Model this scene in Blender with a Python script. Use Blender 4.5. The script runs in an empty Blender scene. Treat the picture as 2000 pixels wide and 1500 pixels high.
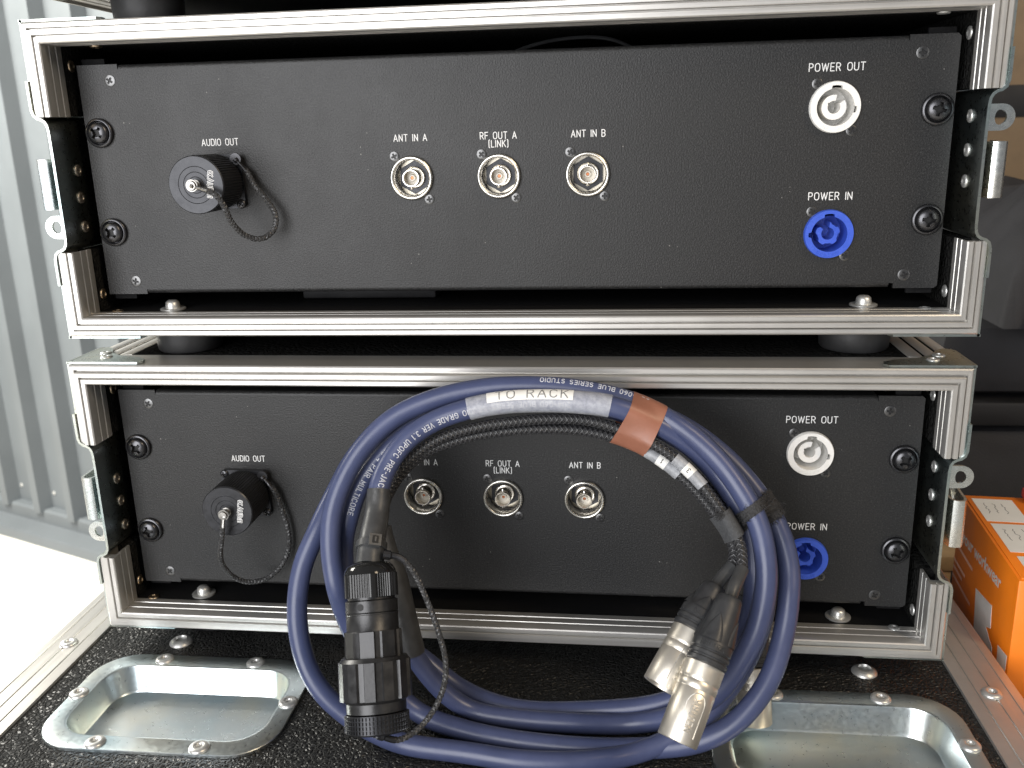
import bpy, bmesh, math, random
import numpy as np
from mathutils import Vector, Matrix
from mathutils.geometry import tessellate_polygon

random.seed(7)
MM = 0.001
scene = bpy.context.scene
COL = scene.collection
R = math.radians
PI = math.pi

# ------------------------------------------------------------------ camera
cam_d = bpy.data.cameras.new("camera")
cam = bpy.data.objects.new("camera", cam_d)
COL.objects.link(cam)
cam.location = (0.064993, -0.522314, 0.025731)
cam.rotation_euler = (R(74.294), R(1.536), R(6.214))
cam_d.sensor_width = 36.0
cam_d.lens = 32.166
cam_d.clip_start = 0.01
cam_d.clip_end = 60.0
cam_d.dof.use_dof = True
cam_d.dof.focus_distance = 0.52
cam_d.dof.aperture_fstop = 15.0
scene.camera = cam

# ------------------------------------------------------------------ light
world = bpy.data.worlds.new("World")
scene.world = world
world.use_nodes = True
bg = world.node_tree.nodes["Background"]
bg.inputs[0].default_value = (0.93, 0.95, 1.0, 1)
bg.inputs[1].default_value = 0.17

def area(name, loc, target, size, size_y, power, color):
    l = bpy.data.lights.new(name, 'AREA')
    l.shape = 'RECTANGLE'; l.size = size; l.size_y = size_y
    l.energy = power; l.color = color
    o = bpy.data.objects.new(name, l); COL.objects.link(o)
    o.location = loc
    d = Vector(target) - Vector(loc)
    o.rotation_euler = d.to_track_quat('-Z', 'Y').to_euler()
    return o

# daylight from the open doorway to the left of the photographer
area("doorway_daylight", (-0.80, -1.90, 0.25), (0.0, 0.0, -0.08), 1.45, 1.8, 48, (0.985, 0.985, 1.0))
# daylight falling on the yard floor at the left
area("yard_daylight", (-1.75, 0.70, 0.75), (-1.55, 0.95, -1.0), 1.0, 0.9, 75, (1.0, 0.965, 0.88))
# warm ceiling lamp further inside, to the right
area("ceiling_lamp", (1.25, -0.9, 1.15), (0.1, 0.0, -0.15), 0.35, 0.9, 12, (1.0, 0.80, 0.56))

vs = scene.view_settings
vs.view_transform = 'Standard'
vs.look = 'None'
vs.exposure = 0.25
vs.gamma = 1.0
vs.use_curve_mapping = False

# ------------------------------------------------------------------ materials
MATS = {}
def new_mat(name):
    m = bpy.data.materials.new(name); m.use_nodes = True
    nt = m.node_tree
    return m, nt, nt.nodes["Principled BSDF"]

def N(nt, typ, **kw):
    n = nt.nodes.new(typ)
    for k, v in kw.items():
        if k.startswith('i_'):
            key = k[2:]
            key = int(key) if key.isdigit() else key.replace('_', ' ')
            n.inputs[key].default_value = v
        else:
            setattr(n, k, v)
    return n

def coords(nt, scale=(1, 1, 1)):
    tc = N(nt, 'ShaderNodeTexCoord'); mp = N(nt, 'ShaderNodeMapping')
    mp.inputs['Scale'].default_value = scale
    nt.links.new(tc.outputs['Object'], mp.inputs['Vector'])
    return mp.outputs['Vector']

def ramp(nt, fac, stops):
    r = N(nt, 'ShaderNodeValToRGB')
    e = r.color_ramp.elements
    while len(e) < len(stops): e.new(0.5)
    for el, (p, c) in zip(e, stops):
        el.position = p
        el.color = c if len(c) == 4 else (*c, 1)
    nt.links.new(fac, r.inputs[0])
    return r.outputs[0]

def bump(nt, b, height, strength, dist):
    bp = N(nt, 'ShaderNodeBump', i_Strength=strength, i_Distance=dist)
    nt.links.new(height, bp.inputs['Height'])
    nt.links.new(bp.outputs[0], b.inputs['Normal'])
    return bp

def plain(name, col, rough=0.5, metal=0.0, var=0.12, vscale=60, bumps=None, rvar=0.08, coat=0.0, spec=0.5):
    """a surface of one colour with uneven tone, uneven gloss and fine relief"""
    m, nt, b = new_mat(name)
    v = coords(nt)
    n1 = N(nt, 'ShaderNodeTexNoise', i_Scale=vscale, i_Detail=6.0, i_Roughness=0.65)
    nt.links.new(v, n1.inputs['Vector'])
    lo = tuple(max(0, c * (1 - var)) for c in col); hi = tuple(min(1, c * (1 + var)) for c in col)
    nt.links.new(ramp(nt, n1.outputs[0], [(0.3, lo), (0.7, hi)]), b.inputs['Base Color'])
    rr = ramp(nt, n1.outputs[0], [(0.3, (rough - rvar,) * 3), (0.72, (rough + rvar,) * 3)])
    nt.links.new(rr, b.inputs['Roughness'])
    b.inputs['Metallic'].default_value = metal
    b.inputs['Specular IOR Level'].default_value = spec
    b.inputs['Coat Weight'].default_value = coat
    if bumps:
        sc, st, ds = bumps
        n2 = N(nt, 'ShaderNodeTexNoise', i_Scale=sc, i_Detail=3.0)
        nt.links.new(v, n2.inputs['Vector'])
        bump(nt, b, n2.outputs[0], st, ds)
    MATS[name] = m
    return m

def brushed(name, axis, col=(0.62, 0.605, 0.575), r0=0.30, r1=0.44):
    """drawn aluminium: fine lines along one axis, scuffs and small dirt specks"""
    m, nt, b = new_mat(name)
    s = [900, 900, 900]; s[axis] = 4
    v = coords(nt, tuple(s))
    n1 = N(nt, 'ShaderNodeTexNoise', i_Scale=1.0, i_Detail=4.0)
    nt.links.new(v, n1.inputs['Vector'])
    v2 = coords(nt)
    n2 = N(nt, 'ShaderNodeTexNoise', i_Scale=28.0, i_Detail=7.0, i_Roughness=0.7)
    nt.links.new(v2, n2.inputs['Vector'])
    n3 = N(nt, 'ShaderNodeTexNoise', i_Scale=260.0, i_Detail=3.0, i_Roughness=0.6)
    nt.links.new(v2, n3.inputs['Vector'])
    c1 = ramp(nt, n2.outputs[0], [(0.3, tuple(c * 0.88 for c in col)), (0.6, col)])
    dirt = ramp(nt, n3.outputs[0], [(0.74, (1, 1, 1)), (0.80, (0.45, 0.40, 0.35))])
    mx = N(nt, 'ShaderNodeMix', data_type='RGBA', blend_type='MULTIPLY')
    mx.inputs[0].default_value = 0.8
    nt.links.new(c1, mx.inputs[6]); nt.links.new(dirt, mx.inputs[7])
    nt.links.new(mx.outputs[2], b.inputs['Base Color'])
    nt.links.new(ramp(nt, n1.outputs[0], [(0.3, (r0,) * 3), (0.7, (r1,) * 3)]), b.inputs['Roughness'])
    b.inputs['Metallic'].default_value = 0.76
    bump(nt, b, n1.outputs[0], 0.05, 0.00005)
    MATS[name] = m
    return m

ALX = brushed('aluminium_x', 0); ALZ = brushed('aluminium_z', 2); ALY = brushed('aluminium_y', 1)

# zinc plate with a faint rainbow passivation
def zinc(name, col=(0.50, 0.55, 0.53), r=0.28):
    m, nt, b = new_mat(name)
    v = coords(nt)
    n1 = N(nt, 'ShaderNodeTexNoise', i_Scale=22.0, i_Detail=3.0)
    nt.links.new(v, n1.inputs['Vector'])
    n2 = N(nt, 'ShaderNodeTexNoise', i_Scale=420.0, i_Detail=4.0)
    nt.links.new(v, n2.inputs['Vector'])
    a = col
    nt.links.new(ramp(nt, n1.outputs[0], [(0.28, (a[0] * .85, a[1] * .95, a[2])), (0.5, a), (0.72, (a[0] * 1.15, a[1] * 1.05, a[2] * .92))]), b.inputs['Base Color'])
    nt.links.new(ramp(nt, n2.outputs[0], [(0.3, (r - .02,) * 3), (0.7, (r + .05,) * 3)]), b.inputs['Roughness'])
    b.inputs['Metallic'].default_value = 1.0
    bump(nt, b, n1.outputs[0], 0.03, 0.001)
    MATS[name] = m
    return m
ZINC = zinc('zinc_plate')
ZINC_HOOK = zinc('bright_zinc_hook', (0.72, 0.74, 0.72), 0.26)
ZINC_DISH = zinc('zinc_dish', (0.68, 0.745, 0.76), 0.29)

# pebbled vinyl
def vinyl(name, cell, strength, rough=0.34, spec=0.35):
    m, nt, b = new_mat(name)
    v = coords(nt)
    nz = N(nt, 'ShaderNodeTexNoise', i_Scale=cell * 0.45, i_Detail=2.0)
    nt.links.new(v, nz.inputs['Vector'])
    mx = N(nt, 'ShaderNodeMix', data_type='RGBA', blend_type='LINEAR_LIGHT')
    mx.inputs[0].default_value = 0.0022
    nt.links.new(v, mx.inputs[6]); nt.links.new(nz.outputs[1], mx.inputs[7])
    vo = N(nt, 'ShaderNodeTexVoronoi', feature='DISTANCE_TO_EDGE', i_Scale=cell)
    nt.links.new(mx.outputs[2], vo.inputs['Vector'])
    h = ramp(nt, vo.outputs['Distance'], [(0.0, (0, 0, 0)), (0.28, (1, 1, 1))])
    bump(nt, b, h, strength, 0.0007)
    n3 = N(nt, 'ShaderNodeTexNoise', i_Scale=900.0, i_Detail=2.0)
    nt.links.new(v, n3.inputs['Vector'])
    nt.links.new(ramp(nt, n3.outputs[0], [(0.35, (0.012, 0.012, 0.012)), (0.68, (0.022, 0.022, 0.021)), (0.78, (0.06, 0.058, 0.055))]), b.inputs['Base Color'])
    b.inputs['Specular IOR Level'].default_value = spec
    nt.links.new(ramp(nt, n3.outputs[0], [(0.3, (rough - .08,) * 3), (0.7, (rough + .1,) * 3)]), b.inputs['Roughness'])
    MATS[name] = m
    return m
VINYL = vinyl('pebbled_vinyl', 350, 1.0)
VINYL_FINE = vinyl('studded_vinyl', 240, 1.0, 0.60, 0.0)

# black powder coat with dust and rub marks
def powder(name):
    m, nt, b = new_mat(name)
    v = coords(nt)
    n1 = N(nt, 'ShaderNodeTexNoise', i_Scale=1100.0, i_Detail=2.0)
    nt.links.new(v, n1.inputs['Vector'])
    n2 = N(nt, 'ShaderNodeTexNoise', i_Scale=9.0, i_Detail=6.0, i_Roughness=0.7)
    nt.links.new(v, n2.inputs['Vector'])
    vo = N(nt, 'ShaderNodeTexVoronoi', feature='F1', i_Scale=230.0)
    nt.links.new(v, vo.inputs['Vector'])
    n4 = N(nt, 'ShaderNodeTexNoise', i_Scale=35.0, i_Detail=3.0)
    nt.links.new(v, n4.inputs['Vector'])
    # specks: a few voronoi cells only, where the patch noise is high
    sep = N(nt, 'ShaderNodeSeparateColor'); nt.links.new(vo.outputs['Color'], sep.inputs[0])
    rad = N(nt, 'ShaderNodeMath', operation='MULTIPLY', i_1=0.095); nt.links.new(sep.outputs[0], rad.inputs[0])
    lt = N(nt, 'ShaderNodeMath', operation='LESS_THAN'); nt.links.new(vo.outputs['Distance'], lt.inputs[0]); nt.links.new(rad.outputs[0], lt.inputs[1])
    pk = N(nt, 'ShaderNodeMath', operation='GREATER_THAN', i_1=0.60); nt.links.new(n4.outputs[0], pk.inputs[0])
    ml = N(nt, 'ShaderNodeMath', operation='MULTIPLY'); nt.links.new(lt.outputs[0], ml.inputs[0]); nt.links.new(pk.outputs[0], ml.inputs[1])
    base = ramp(nt, n1.outputs[0], [(0.34, (0.012, 0.012, 0.0122)), (0.60, (0.022, 0.022, 0.0222)), (0.74, (0.042, 0.041, 0.040))])
    # faint rub marks
    vs_ = coords(nt, (30, 30, 240))
    n5 = N(nt, 'ShaderNodeTexNoise', i_Scale=1.0, i_Detail=8.0, i_Roughness=0.75, i_Distortion=0.6)
    nt.links.new(vs_, n5.inputs['Vector'])
    rub = ramp(nt, n5.outputs[0], [(0.66, (0, 0, 0)), (0.80, (1, 1, 1))])
    m1 = N(nt, 'ShaderNodeMix', data_type='RGBA'); nt.links.new(rub, m1.inputs[0]); nt.links.new(base, m1.inputs[6]); m1.inputs[7].default_value = (0.055, 0.054, 0.052, 1)
    m2 = N(nt, 'ShaderNodeMix', data_type='RGBA'); nt.links.new(ml.outputs[0], m2.inputs[0]); nt.links.new(m1.outputs[2], m2.inputs[6]); m2.inputs[7].default_value = (0.16, 0.155, 0.145, 1)
    nt.links.new(m2.outputs[2], b.inputs['Base Color'])
    b.inputs['Specular IOR Level'].default_value = 0.37
    nt.links.new(ramp(nt, n2.outputs[0], [(0.3, (0.38,) * 3), (0.7, (0.50,) * 3)]), b.inputs['Roughness'])
    bump(nt, b, n1.outputs[0], 0.45, 0.0004)
    MATS[name] = m
    return m
POWDER = powder('black_powder_coat')

INSIDE = plain('black_case_lining', (0.008, 0.008, 0.0085), 0.75, var=0.4, vscale=500, spec=0.12, bumps=(700, 0.3, 0.0003))
DARKSTEEL = plain('dark_bracket_steel', (0.03, 0.03, 0.032), 0.45, metal=0.4)
BLACKSCREW = plain('black_screw', (0.085, 0.085, 0.09), 0.30, metal=0.9)
SCREWM = plain('worn_black_screw', (0.13, 0.13, 0.13), 0.32, metal=0.9)
RECESS_SHADE = plain('recess_shade', (0.006, 0.006, 0.006), 0.6)  # near-black: shade painted into screw recesses, slots, plug bores and the clamp hole
BRIGHT = plain('bright_nickel', (0.78, 0.75, 0.70), 0.22, metal=1.0, var=0.05, vscale=60, rvar=0.04)
STEEL = plain('rivet_steel', (0.66, 0.66, 0.64), 0.38, metal=0.75, var=0.12, vscale=150)
DULL = plain('dull_rivet', (0.34, 0.31, 0.27), 0.40, metal=0.9)
LUG = plain('crimped_lug', (0.32, 0.31, 0.29), 0.38, metal=1.0)
RUSTY = plain('brassy_rivet', (0.62, 0.50, 0.36), 0.35, metal=1.0, var=0.2, vscale=400)
SATIN = plain('satin_nickel', (0.76, 0.71, 0.62), 0.40, metal=0.88, var=0.05, vscale=60, rvar=0.05)
RINGM = plain('socket_ring_nickel', (0.68, 0.66, 0.61), 0.26, metal=1.0, var=0.05, vscale=60, rvar=0.04)
EMBOSS = plain('embossed_nickel', (0.88, 0.85, 0.78), 0.32, metal=0.9)
ANOD = plain('black_anodised', (0.035, 0.036, 0.040), 0.36, metal=0.55, var=0.15, vscale=200, bumps=(1500, 0.1, 0.0002))
ANOD2 = plain('black_worn_shell', (0.055, 0.055, 0.056), 0.36, metal=0.75, var=0.25, vscale=160, bumps=(700, 0.15, 0.0003))
GLOSSBLK = plain('gloss_black_dome', (0.02, 0.02, 0.02), 0.12, metal=0.3)
BOOT = plain('black_boot', (0.030, 0.031, 0.033), 0.42, var=0.2, vscale=200, bumps=(1400, 0.2, 0.0002))
SHRINK = plain('heat_shrink', (0.050, 0.051, 0.052), 0.40, var=0.25, vscale=120, bumps=(260, 0.25, 0.0006))
RUBBER = plain('foot_rubber', (0.028, 0.028, 0.029), 0.55, var=0.3, vscale=90, bumps=(500, 0.2, 0.0004))
WHITEP = plain('pale_grey_plastic', (0.80, 0.79, 0.76), 0.42, var=0.05, vscale=200)
BLUEP = plain('blue_plastic', (0.045, 0.105, 0.56), 0.38, var=0.06, vscale=200)
PRINT = plain('white_print', (0.80, 0.80, 0.79), 0.55, var=0.04)
PRINTDIM = plain('faded_white_print', (0.55, 0.56, 0.60), 0.55, var=0.2, vscale=300)
JACKET = plain('blue_cable_jacket', (0.058, 0.072, 0.150), 0.36, var=0.14, vscale=35, rvar=0.09, bumps=(300, 0.08, 0.0005))
BRAIDCORE = plain('braid_core', (0.008, 0.008, 0.009), 0.6)
BRAIDLIT = plain('braid_filament', (0.045, 0.045, 0.047), 0.13, var=0.3, vscale=900)
CORD = plain('black_cord', (0.040, 0.040, 0.041), 0.38, var=0.3, vscale=700)
TAPE = plain('brown_tape', (0.29, 0.118, 0.072), 0.42, var=0.08, vscale=120, bumps=(220, 0.15, 0.0006))
PAPER = plain('label_paper', (0.84, 0.83, 0.79), 0.6, var=0.04)
INK = plain('grey_ink', (0.20, 0.20, 0.20), 0.7)
DARKINK = plain('dark_ink', (0.03, 0.03, 0.03), 0.7)
VELCRO = plain('hook_fabric', (0.060, 0.062, 0.065), 0.8, var=0.3, vscale=900, bumps=(1300, 0.8, 0.0006))
LOOP = plain('loop_fabric', (0.040, 0.040, 0.042), 0.85, var=0.5, vscale=900, bumps=(1100, 1.0, 0.0008))
DIEL = plain('socket_insulator', (0.62, 0.58, 0.50), 0.35)
COPPER = plain('centre_contact', (0.45, 0.17, 0.08), 0.4, metal=0.8)
BRASSCUP = plain('socket_cup', (0.42, 0.39, 0.33), 0.32, metal=1.0, var=0.1)
ORANGE = plain('orange_card', (0.96, 0.235, 0.008), 0.45, var=0.06, vscale=30)
REDCARD = plain('red_card', (0.62, 0.05, 0.04), 0.5)
PINK = plain('pale_print', (0.95, 0.55, 0.42), 0.55)
CARDB = plain('brown_cardboard', (0.24, 0.17, 0.105), 0.8, var=0.15, vscale=25)
BAG = plain('dark_bag_fabric', (0.030, 0.030, 0.034), 0.75, var=0.25, vscale=25, bumps=(600, 0.5, 0.0008))
BAGTRIM = plain('bag_binding', (0.013, 0.013, 0.015), 0.6)
TIMBER = plain('pale_timber', (0.48, 0.34, 0.19), 0.6, var=0.2, vscale=40)
WALLM = plain('grey_cladding_paint', (0.155, 0.172, 0.184), 0.5, var=0.06, vscale=6, bumps=(40, 0.05, 0.002))
CONC = plain('pale_concrete', (0.70, 0.67, 0.61), 0.85, var=0.14, vscale=5, bumps=(120, 0.3, 0.003))
PLY = plain('dark_plywood_shell', (0.018, 0.018, 0.019), 0.5, var=0.3, vscale=80)

def clear_mat():
    m, nt, b = new_mat('clear_label_film')
    b.inputs['Base Color'].default_value = (0.78, 0.80, 0.84, 1)
    b.inputs['Roughness'].default_value = 0.28
    v = coords(nt)
    n = N(nt, 'ShaderNodeTexNoise', i_Scale=240.0, i_Detail=6.0, i_Roughness=0.7)
    nt.links.new(v, n.inputs['Vector'])
    nt.links.new(ramp(nt, n.outputs[0], [(0.35, (0.30,) * 3), (0.7, (0.52,) * 3)]), b.inputs['Alpha'])
    bump(nt, b, n.outputs[0], 0.25, 0.0004)
    MATS['clear'] = m
    return m
CLEAR = clear_mat()

# ------------------------------------------------------------------ mesh builder (all lengths in millimetres)
def V(*a): return np.array(a, float)
def unit(v): return v / np.linalg.norm(v)
def basis(D, up=(0, 0, 1)):
    D = unit(np.array(D, float)); up = np.array(up, float)
    if abs(D @ unit(up)) > 0.97: up = np.array((0, -1, 0), float)
    U = unit(np.cross(up, D)); W = np.cross(D, U)
    return U, W, D

def catmull(pts, step=2.0):
    P = np.array(pts, float)
    P = np.vstack([2 * P[0] - P[1], P, 2 * P[-1] - P[-2]])
    out = []
    for i in range(1, len(P) - 2):
        p0, p1, p2, p3 = P[i - 1], P[i], P[i + 1], P[i + 2]
        d = [max(1e-3, np.linalg.norm(a - b) ** 0.5) for a, b in ((p1, p0), (p2, p1), (p3, p2))]
        t0 = 0; t1 = d[0]; t2 = t1 + d[1]; t3 = t2 + d[2]
        n = max(2, int(np.linalg.norm(p2 - p1) / step))
        for k in range(n):
            t = t1 + (t2 - t1) * k / n
            A1 = (t1 - t) / (t1 - t0) * p0 + (t - t0) / (t1 - t0) * p1
            A2 = (t2 - t) / (t2 - t1) * p1 + (t - t1) / (t2 - t1) * p2
            A3 = (t3 - t) / (t3 - t2) * p2 + (t - t2) / (t3 - t2) * p3
            B1 = (t2 - t) / (t2 - t0) * A1 + (t - t0) / (t2 - t0) * A2
            B2 = (t3 - t) / (t3 - t1) * A2 + (t - t1) / (t3 - t1) * A3
            out.append((t2 - t) / (t2 - t1) * B1 + (t - t1) / (t2 - t1) * B2)
    out.append(P[-2])
    P = np.array(out)
    for _ in range(3):                      # relax small kinks
        Q = P.copy(); Q[1:-1] = 0.25 * P[:-2] + 0.5 * P[1:-1] + 0.25 * P[2:]; P = Q
    return P

def frames(P):
    T = np.gradient(P, axis=0); T /= np.linalg.norm(T, axis=1)[:, None]
    U, W, _ = basis(T[0]); Us = [U]
    for i in range(1, len(P)):
        u = Us[-1] - T[i] * (Us[-1] @ T[i]); Us.append(unit(u))
    Us = np.array(Us); Ws = np.cross(T, Us)
    return T, Us, Ws

def arclen(P):
    return np.concatenate([[0], np.cumsum(np.linalg.norm(np.diff(P, axis=0), axis=1))])

class MB:
    def __init__(s): s.v = []; s.f = []; s.m = []
    def add(s, verts, faces, mi=0):
        o = len(s.v)
        s.v.extend([tuple(map(float, p)) for p in verts])
        s.f.extend([tuple(i + o for i in f) for f in faces]); s.m.extend([mi] * len(faces))
        return s
    def box(s, x0, x1, y0, y1, z0, z1, mi=0, bev=0.0):
        if bev <= 0:
            vs = [(x, y, z) for x in (x0, x1) for y in (y0, y1) for z in (z0, z1)]
            return s.add(vs, [(0, 1, 3, 2), (4, 6, 7, 5), (0, 4, 5, 1), (2, 3, 7, 6), (0, 2, 6, 4), (1, 5, 7, 3)], mi)
        bm = bmesh.new(); bmesh.ops.create_cube(bm, size=1.0)
        for v in bm.verts: v.co = ((x0 + x1) / 2 + v.co.x * (x1 - x0), (y0 + y1) / 2 + v.co.y * (y1 - y0), (z0 + z1) / 2 + v.co.z * (z1 - z0))
        bmesh.ops.bevel(bm, geom=list(bm.edges), offset=bev, segments=2, affect='EDGES', profile=0.5)
        bm.verts.index_update()
        s.add([v.co for v in bm.verts], [[v.index for v in f.verts] for f in bm.faces], mi); bm.free()
        return s
    def lathe(s, prof, O=(0, 0, 0), D=(0, -1, 0), n=32, mi=0, caps=True):
        U, W, D = basis(D); O = np.array(O, float); vs = []; fs = []
        for r, h in prof:
            for k in range(n):
                a = 2 * PI * k / n
                vs.append(O + D * h + r * (math.cos(a) * U + math.sin(a) * W))
        L = len(prof)
        for i in range(L - 1):
            for k in range(n):
                k2 = (k + 1) % n
                fs.append((i * n + k, i * n + k2, (i + 1) * n + k2, (i + 1) * n + k))
        if caps:
            if prof[0][0] > 1e-6: fs.append(tuple(range(n - 1, -1, -1)))
            if prof[-1][0] > 1e-6: fs.append(tuple((L - 1) * n + k for k in range(n)))
        return s.add(vs, fs, mi)
    def extr(s, outline, holes, O, U, W, D, h0, h1, mi=0, chamfer=0.0):
        """a flat outline with holes, given a thickness from h0 to h1 along D"""
        O, U, W, D = (np.array(a, float) for a in (O, U, W, D))
        loops = [outline] + list(holes)
        flat = [p for l in loops for p in l]
        tri = tessellate_polygon([[Vector((p[0], p[1], 0)) for p in l] for l in loops])
        n = len(flat)
        vs = [O + U * p[0] + W * p[1] + D * h0 for p in flat] + [O + U * p[0] + W * p[1] + D * h1 for p in flat]
        fs = [tuple(t) for t in tri] + [tuple(i + n for i in t) for t in tri]
        b = 0
        for l in loops:
            for k in range(len(l)):
                k2 = (k + 1) % len(l)
                fs.append((b + k, b + k2, n + b + k2, n + b + k))
            b += len(l)
        return s.add(vs, fs, mi)
    def sweep(s, prof, a, b, O, U, W, D, mi=0, caps=True):
        """closed profile (list of 2D points, ends given per point) between a(p) and b(p) along D"""
        O, U, W, D = (np.array(q, float) for q in (O, U, W, D))
        n = len(prof)
        vs = [O + U * p[0] + W * p[1] + D * a(p) for p in prof] + [O + U * p[0] + W * p[1] + D * b(p) for p in prof]
        fs = [(k, (k + 1) % n, n + (k + 1) % n, n + k) for k in range(n)]
        if caps:
            tri = tessellate_polygon([[Vector((p[0], p[1], 0)) for p in prof]])
            fs += [tuple(t) for t in tri] + [tuple(i + n for i in t) for t in tri]
        return s.add(vs, fs, mi)
    def tube(s, P, r, n=12, mi=0, caps=True, fr=None, sec=None):
        """sweep a round (or given) section along points P; r may be a list"""
        P = np.array(P, float)
        T, U, W = fr if fr else frames(P)
        rr = np.full(len(P), r) if np.isscalar(r) else np.array(r)
        if sec is None: sec = [(math.cos(2 * PI * k / n), math.sin(2 * PI * k / n)) for k in range(n)]
        n = len(sec); vs = []; fs = []
        for i in range(len(P)):
            for a, b in sec: vs.append(P[i] + rr[i] * (a * U[i] + b * W[i]))
        for i in range(len(P) - 1):
            for k in range(n):
                k2 = (k + 1) % n
                fs.append((i * n + k, i * n + k2, (i + 1) * n + k2, (i + 1) * n + k))
        if caps: fs += [tuple(range(n - 1, -1, -1)), tuple((len(P) - 1) * n + k for k in range(n))]
        return s.add(vs, fs, mi)
    def helix(s, P, R_, r, turns_per_mm, phase, n=5, mi=0, sub=1):
        """a strand wound round the path P"""
        T, U, W = frames(P); S_ = arclen(P)
        ang = phase + 2 * PI * turns_per_mm * S_
        Q = P + R_ * (np.cos(ang)[:, None] * U + np.sin(ang)[:, None] * W)
        return s.tube(Q, r, n, mi)
    def text(s, txt, h, r, fn, mi=0, spacing=0.22, wscale=1.0, lift=0.35):
        for poly in layout(txt, h, spacing, wscale):
            s.stroke(poly, r, fn, mi, lift)
        return s
    def stroke(s, poly, r, fn, mi=0, lift=0.35):
        q_ = [poly[0]]
        for p in poly[1:]:
            if abs(p[0] - q_[-1][0]) + abs(p[1] - q_[-1][1]) > 1e-4: q_.append(p)
        q2 = [q_[0]]
        for p in q_[1:]:                      # short steps, so that strokes follow curved surfaces
            a = q2[-1]; n_ = max(1, int(math.hypot(p[0] - a[0], p[1] - a[1]) / 0.9))
            q2 += [(a[0] + (p[0] - a[0]) * k / n_, a[1] + (p[1] - a[1]) * k / n_) for k in range(1, n_ + 1)]
        P = np.array(q2, float)
        if len(P) < 2: return
        d0 = unit(P[1] - P[0]); d1 = unit(P[-1] - P[-2])
        P[0] -= d0 * r * 0.6; P[-1] += d1 * r * 0.6
        vs = []; fs = []; n = len(P); sec = ((1, 0), (0.6, 1), (-0.6, 1), (-1, 0), (-0.6, -1), (0.6, -1))
        for i in range(n):
            a = unit(P[i] - P[i - 1]) if i > 0 else None
            b = unit(P[i + 1] - P[i]) if i < n - 1 else None
            t = unit(a + b) if a is not None and b is not None and np.linalg.norm(a + b) > 0.2 else (a if a is not None else b)
            nn = np.array((-t[1], t[0])); k = 1.0
            if a is not None and b is not None:
                k = 1.0 / max(0.5, abs(nn @ np.array((-a[1], a[0]))))
            for c, w in sec:
                q = P[i] + nn * c * r * k
                vs.append(fn(q[0], q[1], w * r * lift))
        for i in range(n - 1):
            for k in range(6):
                k2 = (k + 1) % 6
                fs.append((i * 6 + k, i * 6 + k2, (i + 1) * 6 + k2, (i + 1) * 6 + k))
        fs += [tuple(range(5, -1, -1)), tuple((n - 1) * 6 + k for k in range(6))]
        s.add(vs, fs, mi)
    def mesh(s, name, mats, sharp=35, smooth=True):
        me = bpy.data.meshes.new(name)
        me.from_pydata([(x * MM, y * MM, z * MM) for x, y, z in s.v], [], s.f)
        for m in (mats if isinstance(mats, (list, tuple)) else [mats]): me.materials.append(m)
        if len(me.materials) > 1: me.polygons.foreach_set('material_index', s.m)
        bm = bmesh.new(); bm.from_mesh(me)
        bmesh.ops.recalc_face_normals(bm, faces=bm.faces)
        bm.to_mesh(me); bm.free()
        if smooth:
            me.polygons.foreach_set('use_smooth', [True] * len(me.polygons))
            me.set_sharp_from_angle(angle=R(sharp))
        me.update()
        return me

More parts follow.
